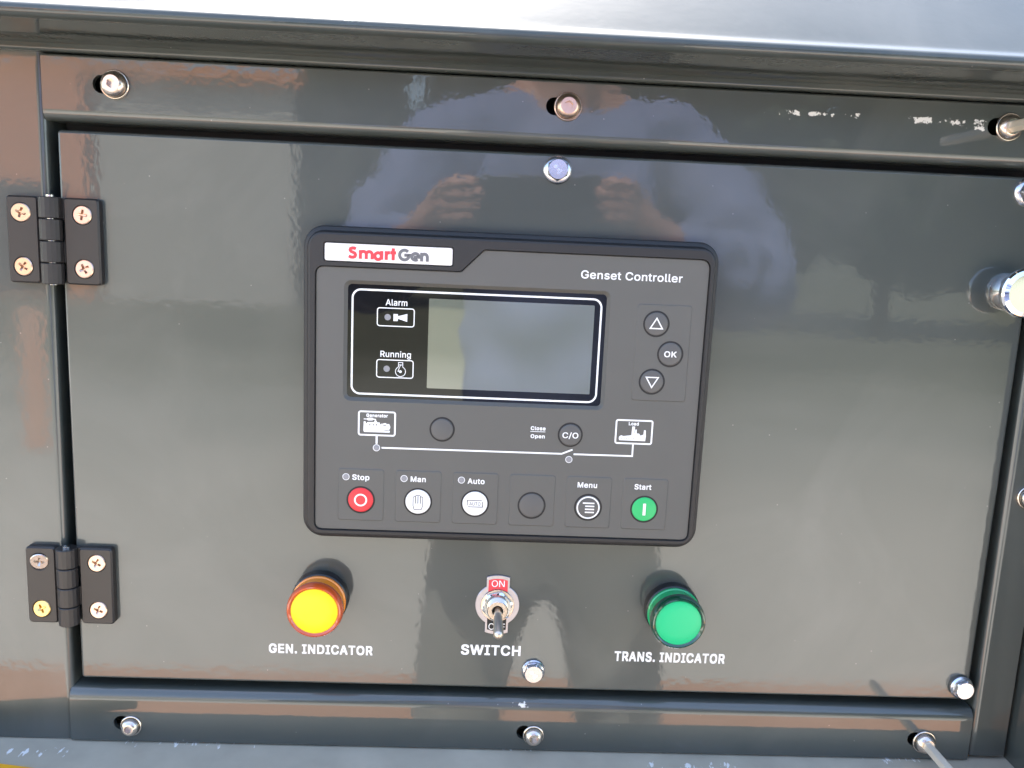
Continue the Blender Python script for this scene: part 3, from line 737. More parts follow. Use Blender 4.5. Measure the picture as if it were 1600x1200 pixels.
flange_bolt(265.0, -160.6, 'bright flange bolt standing proud in the lower right corner of the door', rot=20, r=6.5, h=4.8, stack=0.9)
flange_bolt(262.6, 113.6, 'zinc flange bolt at the right picture edge above the chrome lock', rot=2, r=7.1)

# ------------------------------------------------------------------ chrome lock
lk = thing('cam_lock', 'round chrome door lock at the right picture edge', 'lock', (259.5, 0, 62.6))
m = MB()
m.lathe([(9.6, 0), (9.9, -1.5), (9.6, -4.0), (8.6, -6.5), (7.6, -9.0), (7.6, -12.2)], 259.5, 62.6, 48)
m.build('lock_neck', 'chrome', lk, origin=(259.5, 0, 62.6))
m = MB()
kh = rounded([(258.2, 57.8), (260.8, 57.8), (260.8, 67.4), (258.2, 67.4)], [1.2] * 4)
m.lathe([(11.0, -11.8), (12.2, -12.4), (12.5, -13.6), (12.4, -15.2), (11.6, -16.2), (9.5, -16.9)], 259.5, 62.6, 56)
m.flat(circ(259.5, 62.6, 9.5, 56), [kh], -16.9)
m.rings([[(a, -16.9, c) for a, c in kh], [(a, -13.5, c) for a, c in kh]])
m.build('lock_cap', 'chrome', lk, origin=(259.5, 0, 62.6))
m = MB(); m.flat(kh, [], -13.4)
m.build('keyway', 'black', lk, origin=(259.5, 0, 62.6))

# ------------------------------------------------------------------ indicator lamps
def indicator(x, z, label, rim, body, lens, base_mat):
    t = thing('indicator_lamp', label, 'indicator lamp', (x, 0, z), 'round indicator lamps under the controller')
    m = MB(); m.lathe([(15.0, 0), (15.2, -1.0), (15.0, -5.6), (14.4, -6.2), (13.0, -6.2)], x, z, 56)
    m.build('base_ring', base_mat, t, origin=(x, 0, z))
    m = MB(); m.lathe([(13.6, -6.1), (14.5, -6.6), (14.5, -7.8), (13.9, -8.4), (13.8, -14.2)], x, z, 56)
    m.build('lens_body', body, t, origin=(x, 0, z))
    m = MB(); m.lathe([(13.6, -14.1), (14.6, -14.8), (14.9, -16.5), (14.6, -18.6), (13.8, -19.8), (13.2, -20.0), (12.5, -19.5), (12.1, -18.9), (11.9, -18.9)], x, z, 64)
    m.build('lens_rim', rim, t, origin=(x, 0, z))
    m = MB(); m.lathe([(12.2, -18.95), (11.6, -19.15), (7, -19.4), (0, -19.5)], x, z, 56)
    m.build('lens_face', lens, t, origin=(x, 0, z))
indicator(-95.9, -117.6, 'amber indicator lamp with a yellow face above the words GEN. INDICATOR', 'orange', 'orangebody', 'yellowlens', 'blackplastic')
indicator(95.9, -118.4, 'green indicator lamp above the words TRANS. INDICATOR', 'greenrim', 'greenbody', 'greenlens', 'blackplastic')

# ------------------------------------------------------------------ toggle switch
SX, SZ = 0.0, -119.4
sw = thing('toggle_switch', 'metal toggle switch flipped down on a plate marked ON, above the word SWITCH', 'switch', (SX, 0, SZ))
a1 = math.degrees(math.asin(6.4 / 12.1))
out = [(SX + 6.4, SZ + 16.0)] + arc(SX, SZ + 0.6, 16.6, 67.5, 112.5, 6)[1:-1] + [(SX - 6.4, SZ + 16.0)]
pl = arc(SX, SZ, 12.1, -90 + a1, 90 - a1, 20) + out + arc(SX, SZ, 12.1, 90 + a1, 270 - a1, 20) + [(2 * SX - p[0], 2 * SZ - p[1]) for p in out]
m = MB(); m.plate(pl, 0, -0.9, [circ(SX, SZ, 5.6)], bevel=0.2)
m.build('switch_plate', 'platemetal', sw, origin=(SX, 0, SZ))
def tab(up):
    s_ = 1 if up else -1
    top = arc(SX, SZ, 15.2, 90 - 20, 90 + 20, 6)
    bot = arc(SX, SZ, 9.2, 90 + 35, 90 - 35, 6)
    return [(2 * SX - p[0] if s_ < 0 else p[0], SZ + s_ * (p[1] - SZ)) for p in top + bot]
q = tab(True); m = MB(); m.flat(q, [], -0.96); o = m.build('on_field', 'redink', sw, origin=(SX, 0, SZ), smooth=0)
part_label(o, 'red field marked ON at the top of the plate')
text('ON', SX - 3.6, SX + 3.5, SZ + 10.6, 3.7, -0.97, 'white', o, bold=-0.004, t=0.04)
q = [(2 * SX - p[0], 2 * SZ - p[1]) for p in tab(True)]
m = MB(); m.flat(q, [], -0.96); o = m.build('off_field', 'black', sw, origin=(SX, 0, SZ), smooth=0)
part_label(o, 'black field marked OFF, mostly behind the lever')
text('OFF', SX - 4.4, SX + 4.6, SZ - 14.4, 3.7, -0.97, 'white', o, bold=-0.004, t=0.04)
m = MB()
m.lathe([(9.0, -0.9), (9.3, -1.2), (9.0, -1.7), (6.4, -1.8)], SX, SZ, 48)
m.build('lock_washer', 'warmsteel2', sw, origin=(SX, 0, SZ))
hx = []
for i in range(48):
    a = 2 * math.pi * i / 48 + R(14)
    k = (a - R(14)) % (math.pi / 3) - math.pi / 6
    hx.append((a, 8.7 * math.cos(math.pi / 6) / math.cos(k)))
m = MB()
lo = [(SX + r * math.cos(a), SZ + r * math.sin(a)) for a, r in hx]
tp = circ(SX, SZ, 7.3, 48, 14)
m.rings([[(a, -1.7, c) for a, c in lo], [(a, -3.2, c) for a, c in lo], [(a, -4.0, c) for a, c in tp]])
m.flat(tp, [circ(SX, SZ, 5.6, 36)], -4.0)
m.build('nut', 'steel', sw, origin=(SX, 0, SZ), smooth=25)
m = MB()
pr = []
yy = -3.5
while yy > -8.2:
    pr += [(5.75, yy), (5.35, yy - 0.35)]
    yy -= 0.7
pr += [(5.6, -8.4), (5.2, -8.9), (3.3, -8.9), (3.0, -8.6), (2.9, -5)]
m.lathe(pr, SX, SZ, 40)
m.build('bushing', 'warmsteel2', sw, origin=(SX, 0, SZ))
m = MB(); m.flat(circ(SX, SZ, 3.2), [], -6.2)
m.build('bushing_well', 'black', sw, origin=(SX, 0, SZ))
m = MB(); m.tube((SX + 0.1, -6.0, SZ - 0.1), (SX + 0.6, -21.0, SZ - 7.0), 2.2, 2.75, 20, dome=True)
m.build('lever', 'lever', sw, origin=(SX, 0, SZ))

# ------------------------------------------------------------------ the genset controller
ct = thing('generator_controller', 'black generator controller with grey screen, white printed diagram and round push buttons', 'controller', (0, 0, -81))
CO = (0, 0, -81)
BX0, BX1, BZ0, BZ1 = -104.3, 104.3, -80.8, 80.8
m = MB(); g = rrect(BX0 + 1.2, BZ0 + 1.2, BX1 - 1.2, BZ1 - 1.2, 9, 8); m.plate(g, 0, -2.0)
m.build('gasket', 'rubber', ct, origin=CO)
FACE = rounded([(-97.1, -74.6), (98.5, -74.6), (98.5, 72.1), (-14.4, 72.1), (-25.6, 60.9), (-97.1, 60.9)], [4, 4, 5, 2.2, 2.2, 4.2])
BADGE = rrect(-92.9, 63.8, -30.1, 72.4, 1.0, 4)
o = rrect(BX0, BZ0, BX1, BZ1, 10.5, 10)
loops = []
for d, y in ((0.3, -1.8), (0, -2.4), (0, -6.4), (0.5, -7.6), (1.5, -8.2), (2.3, -8.4), (2.5, -9.0), (2.9, -12.2), (3.5, -13.1), (4.3, -13.4)):
    q = offset(o, -d) if d else o
    loops.append([(x, y, z) for x, z in q])
m = MB(); m.rings(loops)
fh = offset(FACE, 0.45); bh = offset(BADGE, 0.7)
m.flat([(p[0], p[2]) for p in loops[-1]], [fh, bh], -13.4)
fh2 = offset(FACE, 0.15)
m.rings([[(x, -13.4, z) for x, z in fh], [(x, -12.9, z) for x, z in fh2], [(x, -11.0, z) for x, z in fh2]])
bh2 = offset(BADGE, 0.3)
m.rings([[(x, -13.4, z) for x, z in bh], [(x, -12.3, z) for x, z in bh2]])
m.flat(bh2, [], -12.3)
m.flat(fh2, [rrect(-83.3, -6.3, 49.8, 54.6, 3.6, 6)], -11.0)
m.build('bezel', 'bezel', ct, origin=CO)
m = MB(); m.plate(BADGE, -12.25, -12.75, bevel=0.15)
bd = m.build('badge', 'cream', ct, origin=CO)
YB = -12.75
LOGO_W = 1.55
def logo(parts, m_, label):
    mm = MB()
    for k, (pts, closed) in enumerate(parts):
        mm.ribbon(pts, LOGO_W, YB - 0.012 * k, closed=closed)
    q = mm.build('lettering', m_, bd, origin=CO, smooth=0)
    return q
lb = 65.2
def bowl(cx, rx, rz, a0, a1, n=22):
    return [(cx + rx * math.cos(R(a0 + (a1 - a0) * i / n)), lb + rz + 0.05 + rz * math.sin(R(a0 + (a1 - a0) * i / n))) for i in range(n + 1)]
hwid = LOGO_W / 2
S_ = [(-77.7 + p[0], lb + p[1]) for p in [(0.1, 4.7), (-0.6, 5.1), (-1.6, 5.15), (-2.5, 4.8), (-2.75, 4.1), (-2.3, 3.45), (-1.3, 3.05), (-0.4, 2.6), (-0.05, 1.8), (-0.4, 1.0), (-1.3, 0.65), (-2.4, 0.7), (-3.4, 1.2)]]
xh = 4.3
mm_ = [([(-75.4, lb), (-75.4, lb + xh)], 0),
       ([(-75.4, lb + 2.4)] + [(-73.95 - 1.45 * math.cos(R(a)), lb + 2.3 + 1.4 * math.sin(R(a))) for a in range(20, 181, 20)] + [(-72.5, lb)], 0),
       ([(-72.5, lb + 2.4)] + [(-71.05 - 1.45 * math.cos(R(a)), lb + 2.3 + 1.4 * math.sin(R(a))) for a in range(20, 181, 20)] + [(-69.6, lb)], 0)]
aa_ = [(bowl(-66.7, 1.6, 1.65, 0, 345), 1), ([(-64.95, lb), (-64.95, lb + xh)], 0)]
rr_ = [([(-62.7, lb), (-62.7, lb + xh)], 0), ([(-62.7, lb + 2.2), (-62.4, lb + 3.1), (-61.7, lb + 3.6), (-60.9, lb + 3.6)], 0)]
tt_ = [([(-59.3, lb), (-59.3, lb + 5.8)], 0), ([(-60.7, lb + 3.65), (-57.9, lb + 3.65)], 0)]
logo([(S_, 0)] + mm_ + aa_ + rr_ + tt_, 'redink', 'red')
gg_ = [([(-53.8 + 2.35 * math.cos(R(a)), lb + 2.8 + 2.35 * math.sin(R(a))) for a in range(42, 361, 12)] + [(-51.4, lb + 2.75), (-53.9, lb + 2.75)], 0)]
ee_ = [([(-48.4 + 1.7 * math.cos(R(a)), lb + 2.15 + 1.6 * math.sin(R(a))) for a in range(-12, -331, -12)][::-1], 0), ([(-48.4, lb + 2.1), (-46.7, lb + 2.1)], 0)]
ee_ = [([(-49.2, lb + 1.95), (-46.7, lb + 2.05)] + [(-48.4 + 1.75 * math.cos(R(a)), lb + 2.15 + 1.6 * math.sin(R(a))) for a in range(12, 320, 12)], 0)]
nn_ = [([(-45.3, lb), (-45.3, lb + xh)], 0), ([(-45.3, lb + 2.3)] + [(-43.9 - 1.4 * math.cos(R(a)), lb + 2.2 + 1.45 * math.sin(R(a))) for a in range(20, 181, 20)] + [(-42.5, lb)], 0)]
logo(gg_ + ee_ + nn_, 'greyink', 'grey')

YF = -12.4
WIN = rrect(-83.3, -6.3, 49.8, 54.6, 3.6, 6)
BTN = [-73.5 + 29.56 * i for i in range(6)]
BZ = -58.2
RB, RN, RC = 7.3, 6.6, 6.35
NAV = [(73.6, 39.2), (81.8, 24.1), (73.4, 9.6)]
holes = [circ(x, BZ, RB) for x in BTN] + [circ(x, z, RN) for x, z in NAV] + [circ(33.3, -19.8, RC), circ(-32.6, -19.4, RC)]
m = MB(); m.plate(FACE, -11.2, YF, [WIN] + holes, bevel=0.3)
fp = m.build('faceplate', 'face', ct, origin=CO)
m = MB(); m.flat(offset(FACE, -0.5), [WIN], -11.4)
m.build('keypad_backing', 'black', ct, origin=CO)
# raised key pads
def pad(x0, z0, x1, z1, hs):
    o_ = rrect(x0, z0, x1, z1, 1.6, 4)
    i1 = offset(o_, -0.5)
    mm = MB()
    mm.rings([[(x, YF + 0.02, z) for x, z in o_], [(x, YF - 0.38, z) for x, z in i1]])
    mm.flat(i1, hs, YF - 0.38)
    for h in hs:
        mm.rings([[(x, YF - 0.38, z) for x, z in h], [(x, YF + 0.05, z) for x, z in h]])
    return mm.build('key_pad', 'face', fp, origin=CO)
for x in BTN:
    pad(x - 11.9, -69.5, x + 11.9, -41.6, [circ(x, BZ, RB)])
pad(63.4, -0.5, 91.4, 49.1, [circ(x, z, RN) for x, z in NAV])
YP = YF - 0.38
# window: sloped frame, black glass, lcd, white line
m = MB()
G = rrect(-81.6, -4.6, 48.1, 52.7, 2.2, 6)
m.rings([[(x, YF, z) for x, z in WIN], [(x, -10.5, z) for x, z in G]])
m.build('window_frame', 'face', ct, origin=CO)
m = MB(); m.flat(offset(G, 0.3), [], -10.45)
gl = m.build('screen_glass', 'glass', ct, origin=CO, smooth=0)
YG = -10.45
m = MB(); m.flat(rrect(-41.2, 1.4, 42.2, 47.0, 0.5, 3), [], YG - 0.05)
m.build('display', 'lcd', gl, origin=CO, smooth=0)
m = MB(); m.ribbon(rrect(-79.3, -2.7, 45.6, 50.1, 4.2, 8), 0.95, YG, closed=True)
m.build('white_border', 'white', gl, origin=CO, smooth=0)
for nm, zc, x0, x1, z0, z1 in (('Alarm', 36.8, -67.1, -48.2, 32.1, 41.6), ('Running', 10.6, -67.0, -48.1, 5.9, 15.4)):
    m = MB(); m.ribbon(rrect(x0 + 0.25, z0 + 0.25, x1 - 0.25, z1 - 0.25, 1.2, 5), 0.5, YG, closed=True)
    m.build('icon_frame', 'white', gl, origin=CO, smooth=0)
    m = MB(); m.flat(circ(-61.7, zc, 1.6), [], YG - 0.08)
    m.build('status_led', 'ledgrey', gl, origin=CO, smooth=0)
text('Alarm', -62.8, -52.0, 42.7, 3.1, YG, 'white', gl, bold=0.012)
text('Running', -65.0, -49.6, 16.6, 3.1, YG, 'white', gl, bold=0.012)
m = MB(); m.flat([(-58.8, 35.0), (-56.6, 35.0), (-56.6, 36.2), (-51.9, 34.8), (-51.9, 38.8), (-56.6, 37.4), (-56.6, 38.5), (-58.8, 38.5)], [], YG - 0.08)
m.build('horn_icon', 'white', gl, origin=CO, smooth=0)
m = MB()
ex, ez = -54.7, 9.4
m.ribbon(arc(ex, ez, 2.55, 115, 425, 24), 0.32, YG)
m.ribbon([(ex - 1.08, ez + 2.3), (ex - 1.08, ez + 4.6), (ex + 1.08, ez + 4.6), (ex + 1.08, ez + 2.3)], 0.32, YG)
m.ribbon([(ex - 1.1, ez + 3.4), (ex + 1.1, ez + 3.4)], 0.32, YG)
m.ribbon([(ex - 0.1, ez + 3.2), (ex - 1.3, ez + 0.1), (ex, ez)], 0.3, YG)
m.flat(circ(ex - 0.05, ez - 0.05, 0.7, 16), [], YG - 0.09)
m.build('engine_icon', 'white', gl, origin=CO, smooth=0)

text('Genset Controller', 34.1, 85.2, 60.4, 4.0, YF, 'white', fp, bold=0.012)
# single line diagram
m = MB()
LW = 0.85
m.ribbon(rrect(-75.1, -23.7, -56.7, -11.5, 1.0, 4), LW, YF, closed=True)
m.ribbon([(-65.9, -24.0), (-65.9, -28.2)], 1.0, YF)
m.ribbon([(-63.3, -30.2), (29.4, -30.0), (34.9, -27.6)], LW, YF)
m.ribbon([(35.6, -30.0), (66.1, -29.9), (66.1, -23.6)], LW, YF)
m.ribbon(rrect(56.8, -23.2, 75.5, -11.0, 0.9, 4), LW, YF, closed=True)
m.ribbon([(12.6, -18.75), (20.4, -18.75)], 0.3, YF)
m.build('circuit_diagram', 'white', fp, origin=CO, smooth=0)
text('Close', 12.8, 20.4, -18.0, 2.0, YF, 'white', fp, bold=0.028)
text('Open', 12.9, 20.2, -22.2, 2.0, YF, 'white', fp, bold=0.028)
text('Generator', -71.3, -60.4, -14.3, 1.75, YF, 'white', fp, bold=0.034)
text('Load', 63.2, 68.4, -13.6, 1.75, YF, 'white', fp, bold=0.034)
# generator icon, traced on a small grid of its box
m = MB()
def gi(px, py):          # zoom pixel of the icon -> plate coordinates
    return (-75.4 + (px - 145) * (19.1 / 885), -11.1 - (py - 90 - (px - 145) * 0.028) * (12.7 / 580))
m.flat([gi(*p) for p in [(275, 345), (320, 350), (325, 390), (350, 390), (360, 365), (520, 365), (530, 335), (560, 330), (585, 350), (590, 370), (650, 372), (660, 430), (690, 402), (735, 402), (750, 388), (800, 390), (810, 405), (880, 412), (885, 450), (900, 455), (898, 515), (882, 520), (882, 560), (795, 556), (700, 552), (800, 572), (892, 572), (890, 615), (290, 600), (270, 570)]][::-1],
       [[gi(*p) for p in [(x - 14, 412), (x + 14, 412), (x + 14, 446), (x - 14, 446)]] for x in (420, 500, 578)] + [[gi(*p) for p in [(735, 440), (808, 440), (808, 460), (735, 460)]]], YF - 0.08)
m.flat([gi(*p) for p in [(275, 280), (355, 282), (375, 262), (480, 262), (500, 282), (560, 290), (570, 330), (535, 332), (530, 306), (500, 308), (480, 326), (375, 326), (355, 304), (275, 300)]][::-1], [], YF - 0.08)
m.build('generator_icon', 'white', fp, origin=CO, smooth=0)
m = MB()
def li(px, py):
    return (56.4 + (px - 175) * (19.3 / 868), -10.5 - (py - 150 - (px - 175) * 0.03) * (12.8 / 580))
m.flat([li(*p) for p in [(272, 590), (285, 562), (320, 540), (375, 560), (558, 538), (568, 328), (632, 330), (628, 492), (640, 492), (645, 400), (675, 402), (678, 495), (735, 498), (770, 548), (838, 525), (846, 415), (886, 418), (898, 560), (890, 680), (285, 658), (272, 630)]][::-1],
       [[li(*p) for p in [(x - 7, 600 + x * 0.02), (x + 7, 600 + x * 0.02), (x + 7, 622 + x * 0.02), (x - 7, 622 + x * 0.02)]] for x in range(340, 850, 55)], YF - 0.08)
m.build('factory_icon', 'white', fp, origin=CO, smooth=0)
# leds on the faceplate
for x, z, y in ((-65.9, -30.3, YF), (33.3, -32.9, YF), (-81.2, -46.1, YP), (-51.4, -46.0, YP), (-21.8, -45.8, YP)):
    m = MB(); m.lathe([(1.45, y - 0.02), (1.4, y - 0.12), (0.6, y - 0.22), (0, y - 0.24)], x, z, 20)
    ld = m.build('status_led', 'ledgrey', fp, origin=CO)
    m = MB(); m.ribbon(circ(x, z, 1.66, 24), 0.3, y - 0.03, closed=True)
    m.build('led_ring', 'white', fp, origin=CO, smooth=0)
for s_, x0, x1 in (('Stop', -78.0, -69.2), ('Man', -48.0, -40.2), ('Auto', -18.6, -9.8), ('Menu', 38.6, 48.8), ('Start', 68.4, 77.3)):
    text(s_, x0, x1, -47.6, 2.9, YP, 'white', fp, bold=0.02)
# push buttons
def button(x, z, r, m_, label=None):
    mm = MB()
    mm.lathe([(r, -11.3), (r, -12.8), (r - 0.2, -13.05), (r - 0.6, -13.16), (0, -13.2)], x, z, 44)
    b = mm.build('push_button', m_, ct, origin=CO, smooth=40)
    if label:
        b['label'] = label
    g = MB()
    yk = YP if (z < -50 or x > 60) else YF
    g.rings([[(a, yk - 0.03, c) for a, c in circ(x, z, r + 0.85, 44)], [(a, yk - 0.12, c) for a, c in circ(x, z, r + 0.02, 44)]])
    g.build('gap_shade_ring', 'black', b, origin=CO)  # black ring laid over the gap, in place of its shade
    return b
YS = -13.24
def sym(parent, mm, m_, name):
    return mm.build(name, m_, parent, origin=CO, smooth=0)
rb = RB - 0.8
b = button(BTN[0], BZ, rb, 'redkey', 'red stop button with a white ring')
m = MB(); m.ribbon(circ(BTN[0], BZ, 2.95, 40), 0.85, YS, closed=True); sym(b, m, 'cream', 'ring_symbol')
b = button(BTN[1], BZ, rb, 'whitekey', 'white manual button with a hand outline')
m = MB(); hxx = BTN[1]; hw = 0.30
m.ribbon([(hxx + p[0], BZ + p[1]) for p in [(-1.9, -4.1), (-2.5, -2.0), (-2.5, 2.4), (-2.0, 2.9), (-1.25, 2.7), (-1.2, 3.3), (-0.5, 3.6), (0.05, 3.2), (0.5, 3.6), (1.2, 3.3), (1.3, 2.7), (2.1, 2.8), (2.5, 2.3), (2.5, -2.0), (1.8, -4.1)]], hw, YS, closed=True)
for fx in (-1.25, 0.0, 1.3):
    m.ribbon([(hxx + fx, BZ + 2.9), (hxx + fx, BZ - 0.9)], hw * 1.15, YS)
sym(b, m, 'thinink', 'hand_symbol')
b = button(BTN[2], BZ, rb, 'whitekey', 'white automatic button with AUTO in a box of arrows')
m = MB(); ax = BTN[2]
m.ribbon([(ax - 4.0, BZ - 1.0), (ax - 4.0, BZ + 1.8), (ax + 3.4, BZ + 1.8)], 0.32, YS)
m.ribbon([(ax + 4.0, BZ + 1.3), (ax + 4.0, BZ - 1.7), (ax - 3.3, BZ - 1.7)], 0.32, YS)
for px, pz, dx, dz in ((ax + 3.0, BZ + 1.8, 1, 0), (ax + 4.0, BZ - 1.0, 0, -1), (ax - 3.0, BZ - 1.7, -1, 0), (ax - 4.0, BZ + 1.0, 0, 1)):
    tri = [(px - dz * 0.3, pz - dx * 0.3), (px + dx * 0.7, pz + dz * 0.7), (px + dz * 0.3, pz + dx * 0.3)]
    A_ = (tri[1][0] - tri[0][0]) * (tri[2][1] - tri[0][1]) - (tri[1][1] - tri[0][1]) * (tri[2][0] - tri[0][0])
    m.flat(tri if A_ > 0 else tri[::-1], [], YS - 0.09)
sym(b, m, 'thinink', 'arrow_symbol')
text('AUTO', ax - 2.9, ax + 2.9, BZ - 0.9, 1.8, YS, 'thinink', b, bold=0.004)
button(BTN[3], BZ, rb, 'key', 'blank dark grey button in the lower row')
b = button(BTN[4], BZ, rb, 'key', 'dark menu button with a white ring and bars')
m = MB(); mx_ = BTN[4]
m.ribbon(circ(mx_, BZ, 5.7, 44), 0.75, YS, closed=True)
for k, (x0, x1) in enumerate(((-2.9, 3.2), (-1.6, 3.2), (-1.6, 3.2), (-1.6, 3.2))):
    m.ribbon([(mx_ + x0, BZ + 2.4 - 1.65 * k), (mx_ + x1, BZ + 2.4 - 1.65 * k)], 0.72, YS)
sym(b, m, 'white', 'menu_symbol')
b = button(BTN[5], BZ, rb, 'greenkey', 'green start button with a white bar')
m = MB(); m.flat([(BTN[5] - 0.75, BZ - 3.2), (BTN[5] + 0.75, BZ - 3.2), (BTN[5] + 0.75, BZ + 3.2), (BTN[5] - 0.75, BZ + 3.2)], [], YS - 0.09); sym(b, m, 'white', 'bar_symbol')
for i, (x, z) in enumerate(NAV):
    b = button(x, z, RN - 0.7, 'key', ('dark button with an upward triangle', 'dark button marked OK', 'dark button with a downward triangle')[i])
    if i == 1:
        text('OK', x - 3.2, x + 3.2, z - 1.5, 3.0, YS, 'white', b, bold=0.016)
    else:
        s_ = 1 if i == 0 else -1
        m = MB(); m.ribbon([(x - 3.1, z - 2.3 * s_), (x + 3.1, z - 2.3 * s_), (x, z + 2.9 * s_)], 0.6, YS, closed=True)
        if s_ < 0:
            m.f = [tuple(reversed(f)) for f in m.f]
        sym(b, m, 'white', 'triangle_symbol')
b = button(33.3, -19.8, RC - 0.7, 'key', 'dark button marked C/O')
text('C/O', 29.2, 37.4, -21.4, 3.0, YS, 'white', b, bold=0.012)
button(-32.6, -19.4, RC - 0.7, 'key', 'blank dark grey button above the circuit line')

# ------------------------------------------------------------------ the yard in front of the machine, seen only as reflections
def sheet(name, x0, x1, y0, y1, z, m_):
    me = bpy.data.meshes.new(name)
    me.from_pydata([(x0, y0, z), (x1, y0, z), (x1, y1, z), (x0, y1, z)], [], [(0, 1, 2, 3)])
    me.materials.append(m_)
    o = bpy.data.objects.new(name, me)
    C.objects.link(o)
    o['kind'] = 'structure'
    return o
M_GRASS = mat('grass', (0.112, 0.114, 0.070), rough=0.9, mottle=0.35, mottle_scale=3)
M_PAVE = mat('grey_concrete', (0.49, 0.475, 0.415), rough=0.85, mottle=0.15, mottle_scale=4)
M_SHADOW_GROUND = mat('shadow_dark_ground', (0.075, 0.075, 0.075), rough=0.9, mottle=0.2, mottle_scale=12)
M_KERB = mat('terracotta_kerb', (0.55, 0.27, 0.14), rough=0.85, mottle=0.15, mottle_scale=9)
sheet('ground', -250, 250, -250, 60, 0.0, M_GRASS)
M_PAVE.node_tree.nodes.clear()
def ground_mix(m_):
    n, l = m_.node_tree.nodes, m_.node_tree.links
    out = n.new('ShaderNodeOutputMaterial'); b = n.new('ShaderNodeBsdfPrincipled')
    b.inputs['Roughness'].default_value = 0.9
    l.new(b.outputs[0], out.inputs[0])
    tc = n.new('ShaderNodeTexCoord'); sx = n.new('ShaderNodeSeparateXYZ')
    l.new(tc.outputs['Object'], sx.inputs[0])
    no = n.new('ShaderNodeTexNoise'); no.inputs['Scale'].default_value = 0.8; no.inputs['Detail'].default_value = 6
    l.new(tc.outputs['Object'], no.inputs['Vector'])
    ma = n.new('ShaderNodeMath'); ma.operation = 'MULTIPLY_ADD'
    l.new(no.outputs['Fac'], ma.inputs[0]); ma.inputs[1].default_value = 3.5; l.new(sx.outputs['Y'], ma.inputs[2])
    mr = n.new('ShaderNodeMapRange')
    mr.inputs['From Min'].default_value = -0.3; mr.inputs['From Max'].default_value = -8.2
    l.new(ma.outputs[0], mr.inputs['Value'])
    cr2 = n.new('ShaderNodeValToRGB')
    e = cr2.color_ramp.elements
    e[0].position = 0.0; e[0].color = (0.55, 0.52, 0.445, 1)
    e[1].position = 1.0; e[1].color = (0.112, 0.114, 0.070, 1)
    for p_, c_ in ((0.22, (0.47, 0.445, 0.375, 1)), (0.45, (0.33, 0.325, 0.27, 1)), (0.75, (0.19, 0.19, 0.135, 1))):
        q_ = e.new(p_); q_.color = c_
    l.new(mr.outputs[0], cr2.inputs[0]); l.new(cr2.outputs[0], b.inputs['Base Color'])
ground_mix(M_PAVE)
sheet('pavement', -30, 30, -10, 6, 0.004, M_PAVE)
sheet('shadow_ground', -8, 8, -1.70, 3, 0.008, M_SHADOW_GROUND)  # dark ground colour painted in place of the machine's shadow
sheet('kerb_strip', -8, 8, -1.93, -1.60, 0.012, M_KERB)

class MW(MB):
    """same builder, world metres"""
    def build_w(s, name, m_, parent=None, smooth=40):
        me = bpy.data.meshes.new(name)
        me.from_pydata([tuple(p) for p in s.v], [], s.f)
        me.validate(); me.update()
        if smooth:
            me.polygons.foreach_set('use_smooth', [True] * len(me.polygons))
            me.set_sharp_from_angle(angle=R(smooth))
        me.materials.append(m_)
        o = bpy.data.objects.new(name, me)
        C.objects.link(o)
        if parent is not None:
            o.parent = parent
            o.matrix_parent_inverse = parent.matrix_world.inverted()
        return o
def empty_w(name, loc, label, cat):
    o = bpy.data.objects.new(name, None)
    C.objects.link(o)
    o.location = loc
    bpy.context.view_layer.update()
    return tag(o, label, cat)

M_CREAM = mat('cream_render', (0.50, 0.475, 0.41), rough=0.9, mottle=0.08, mottle_scale=2)
M_DARKG = mat('dark_window', (0.02, 0.022, 0.025), rough=0.1)
M_RUST = mat('terracotta_wall', (0.80, 0.30, 0.12), rough=0.85, mottle=0.15, mottle_scale=3)
bl = empty_w('cream_building', (-5.2, -15, 0), 'cream rendered low building across the yard, mirrored in the paint', 'building')
m = MW(); m.box(-7.0, -3.5, -19, -15, 0, 3.9); m.build_w('wall', M_CREAM, bl)
m = MW(); m.box(-7.15, -3.35, -19.2, -14.75, 3.9, 4.1); m.build_w('roof', M_RUST, bl)
tb = empty_w('terracotta_building', (-9.5, -15, 0), 'terracotta coloured building beside the cream one, mirrored in the left post', 'building')
m = MW(); m.box(-12.5, -7.2, -19, -15, 0, 4.2); m.build_w('wall', M_RUST, tb)
m = MW(); m.box(-9.6, -7.6, -15.03, -14.96, 0.1, 2.05); m.build_w('gate', M_DARKG, tb)
me = bpy.data.meshes.new('orange_streak_strip')  # invented ground strip, shaped to mirror as an orange streak in the post
me.from_pydata([(-0.553 * (d + 0.43), -d, 0.012) if k else (-0.525 * (d + 0.43), -d, 0.012) for d, k in ((4.4, 0), (4.4, 1), (12.5, 1), (12.5, 0))], [], [(0, 3, 2, 1)])
me.materials.append(M_KERB)
o = bpy.data.objects.new('orange_streak_strip', me)
C.objects.link(o)
o['kind'] = 'structure'
def vlathe(mw, prof, cx, cy, n=24):
    mw.rings([[(cx + r * math.cos(2 * math.pi * i / n), cy + r * math.sin(2 * math.pi * i / n), z) for i in range(n)] for r, z in prof], cap1=True)

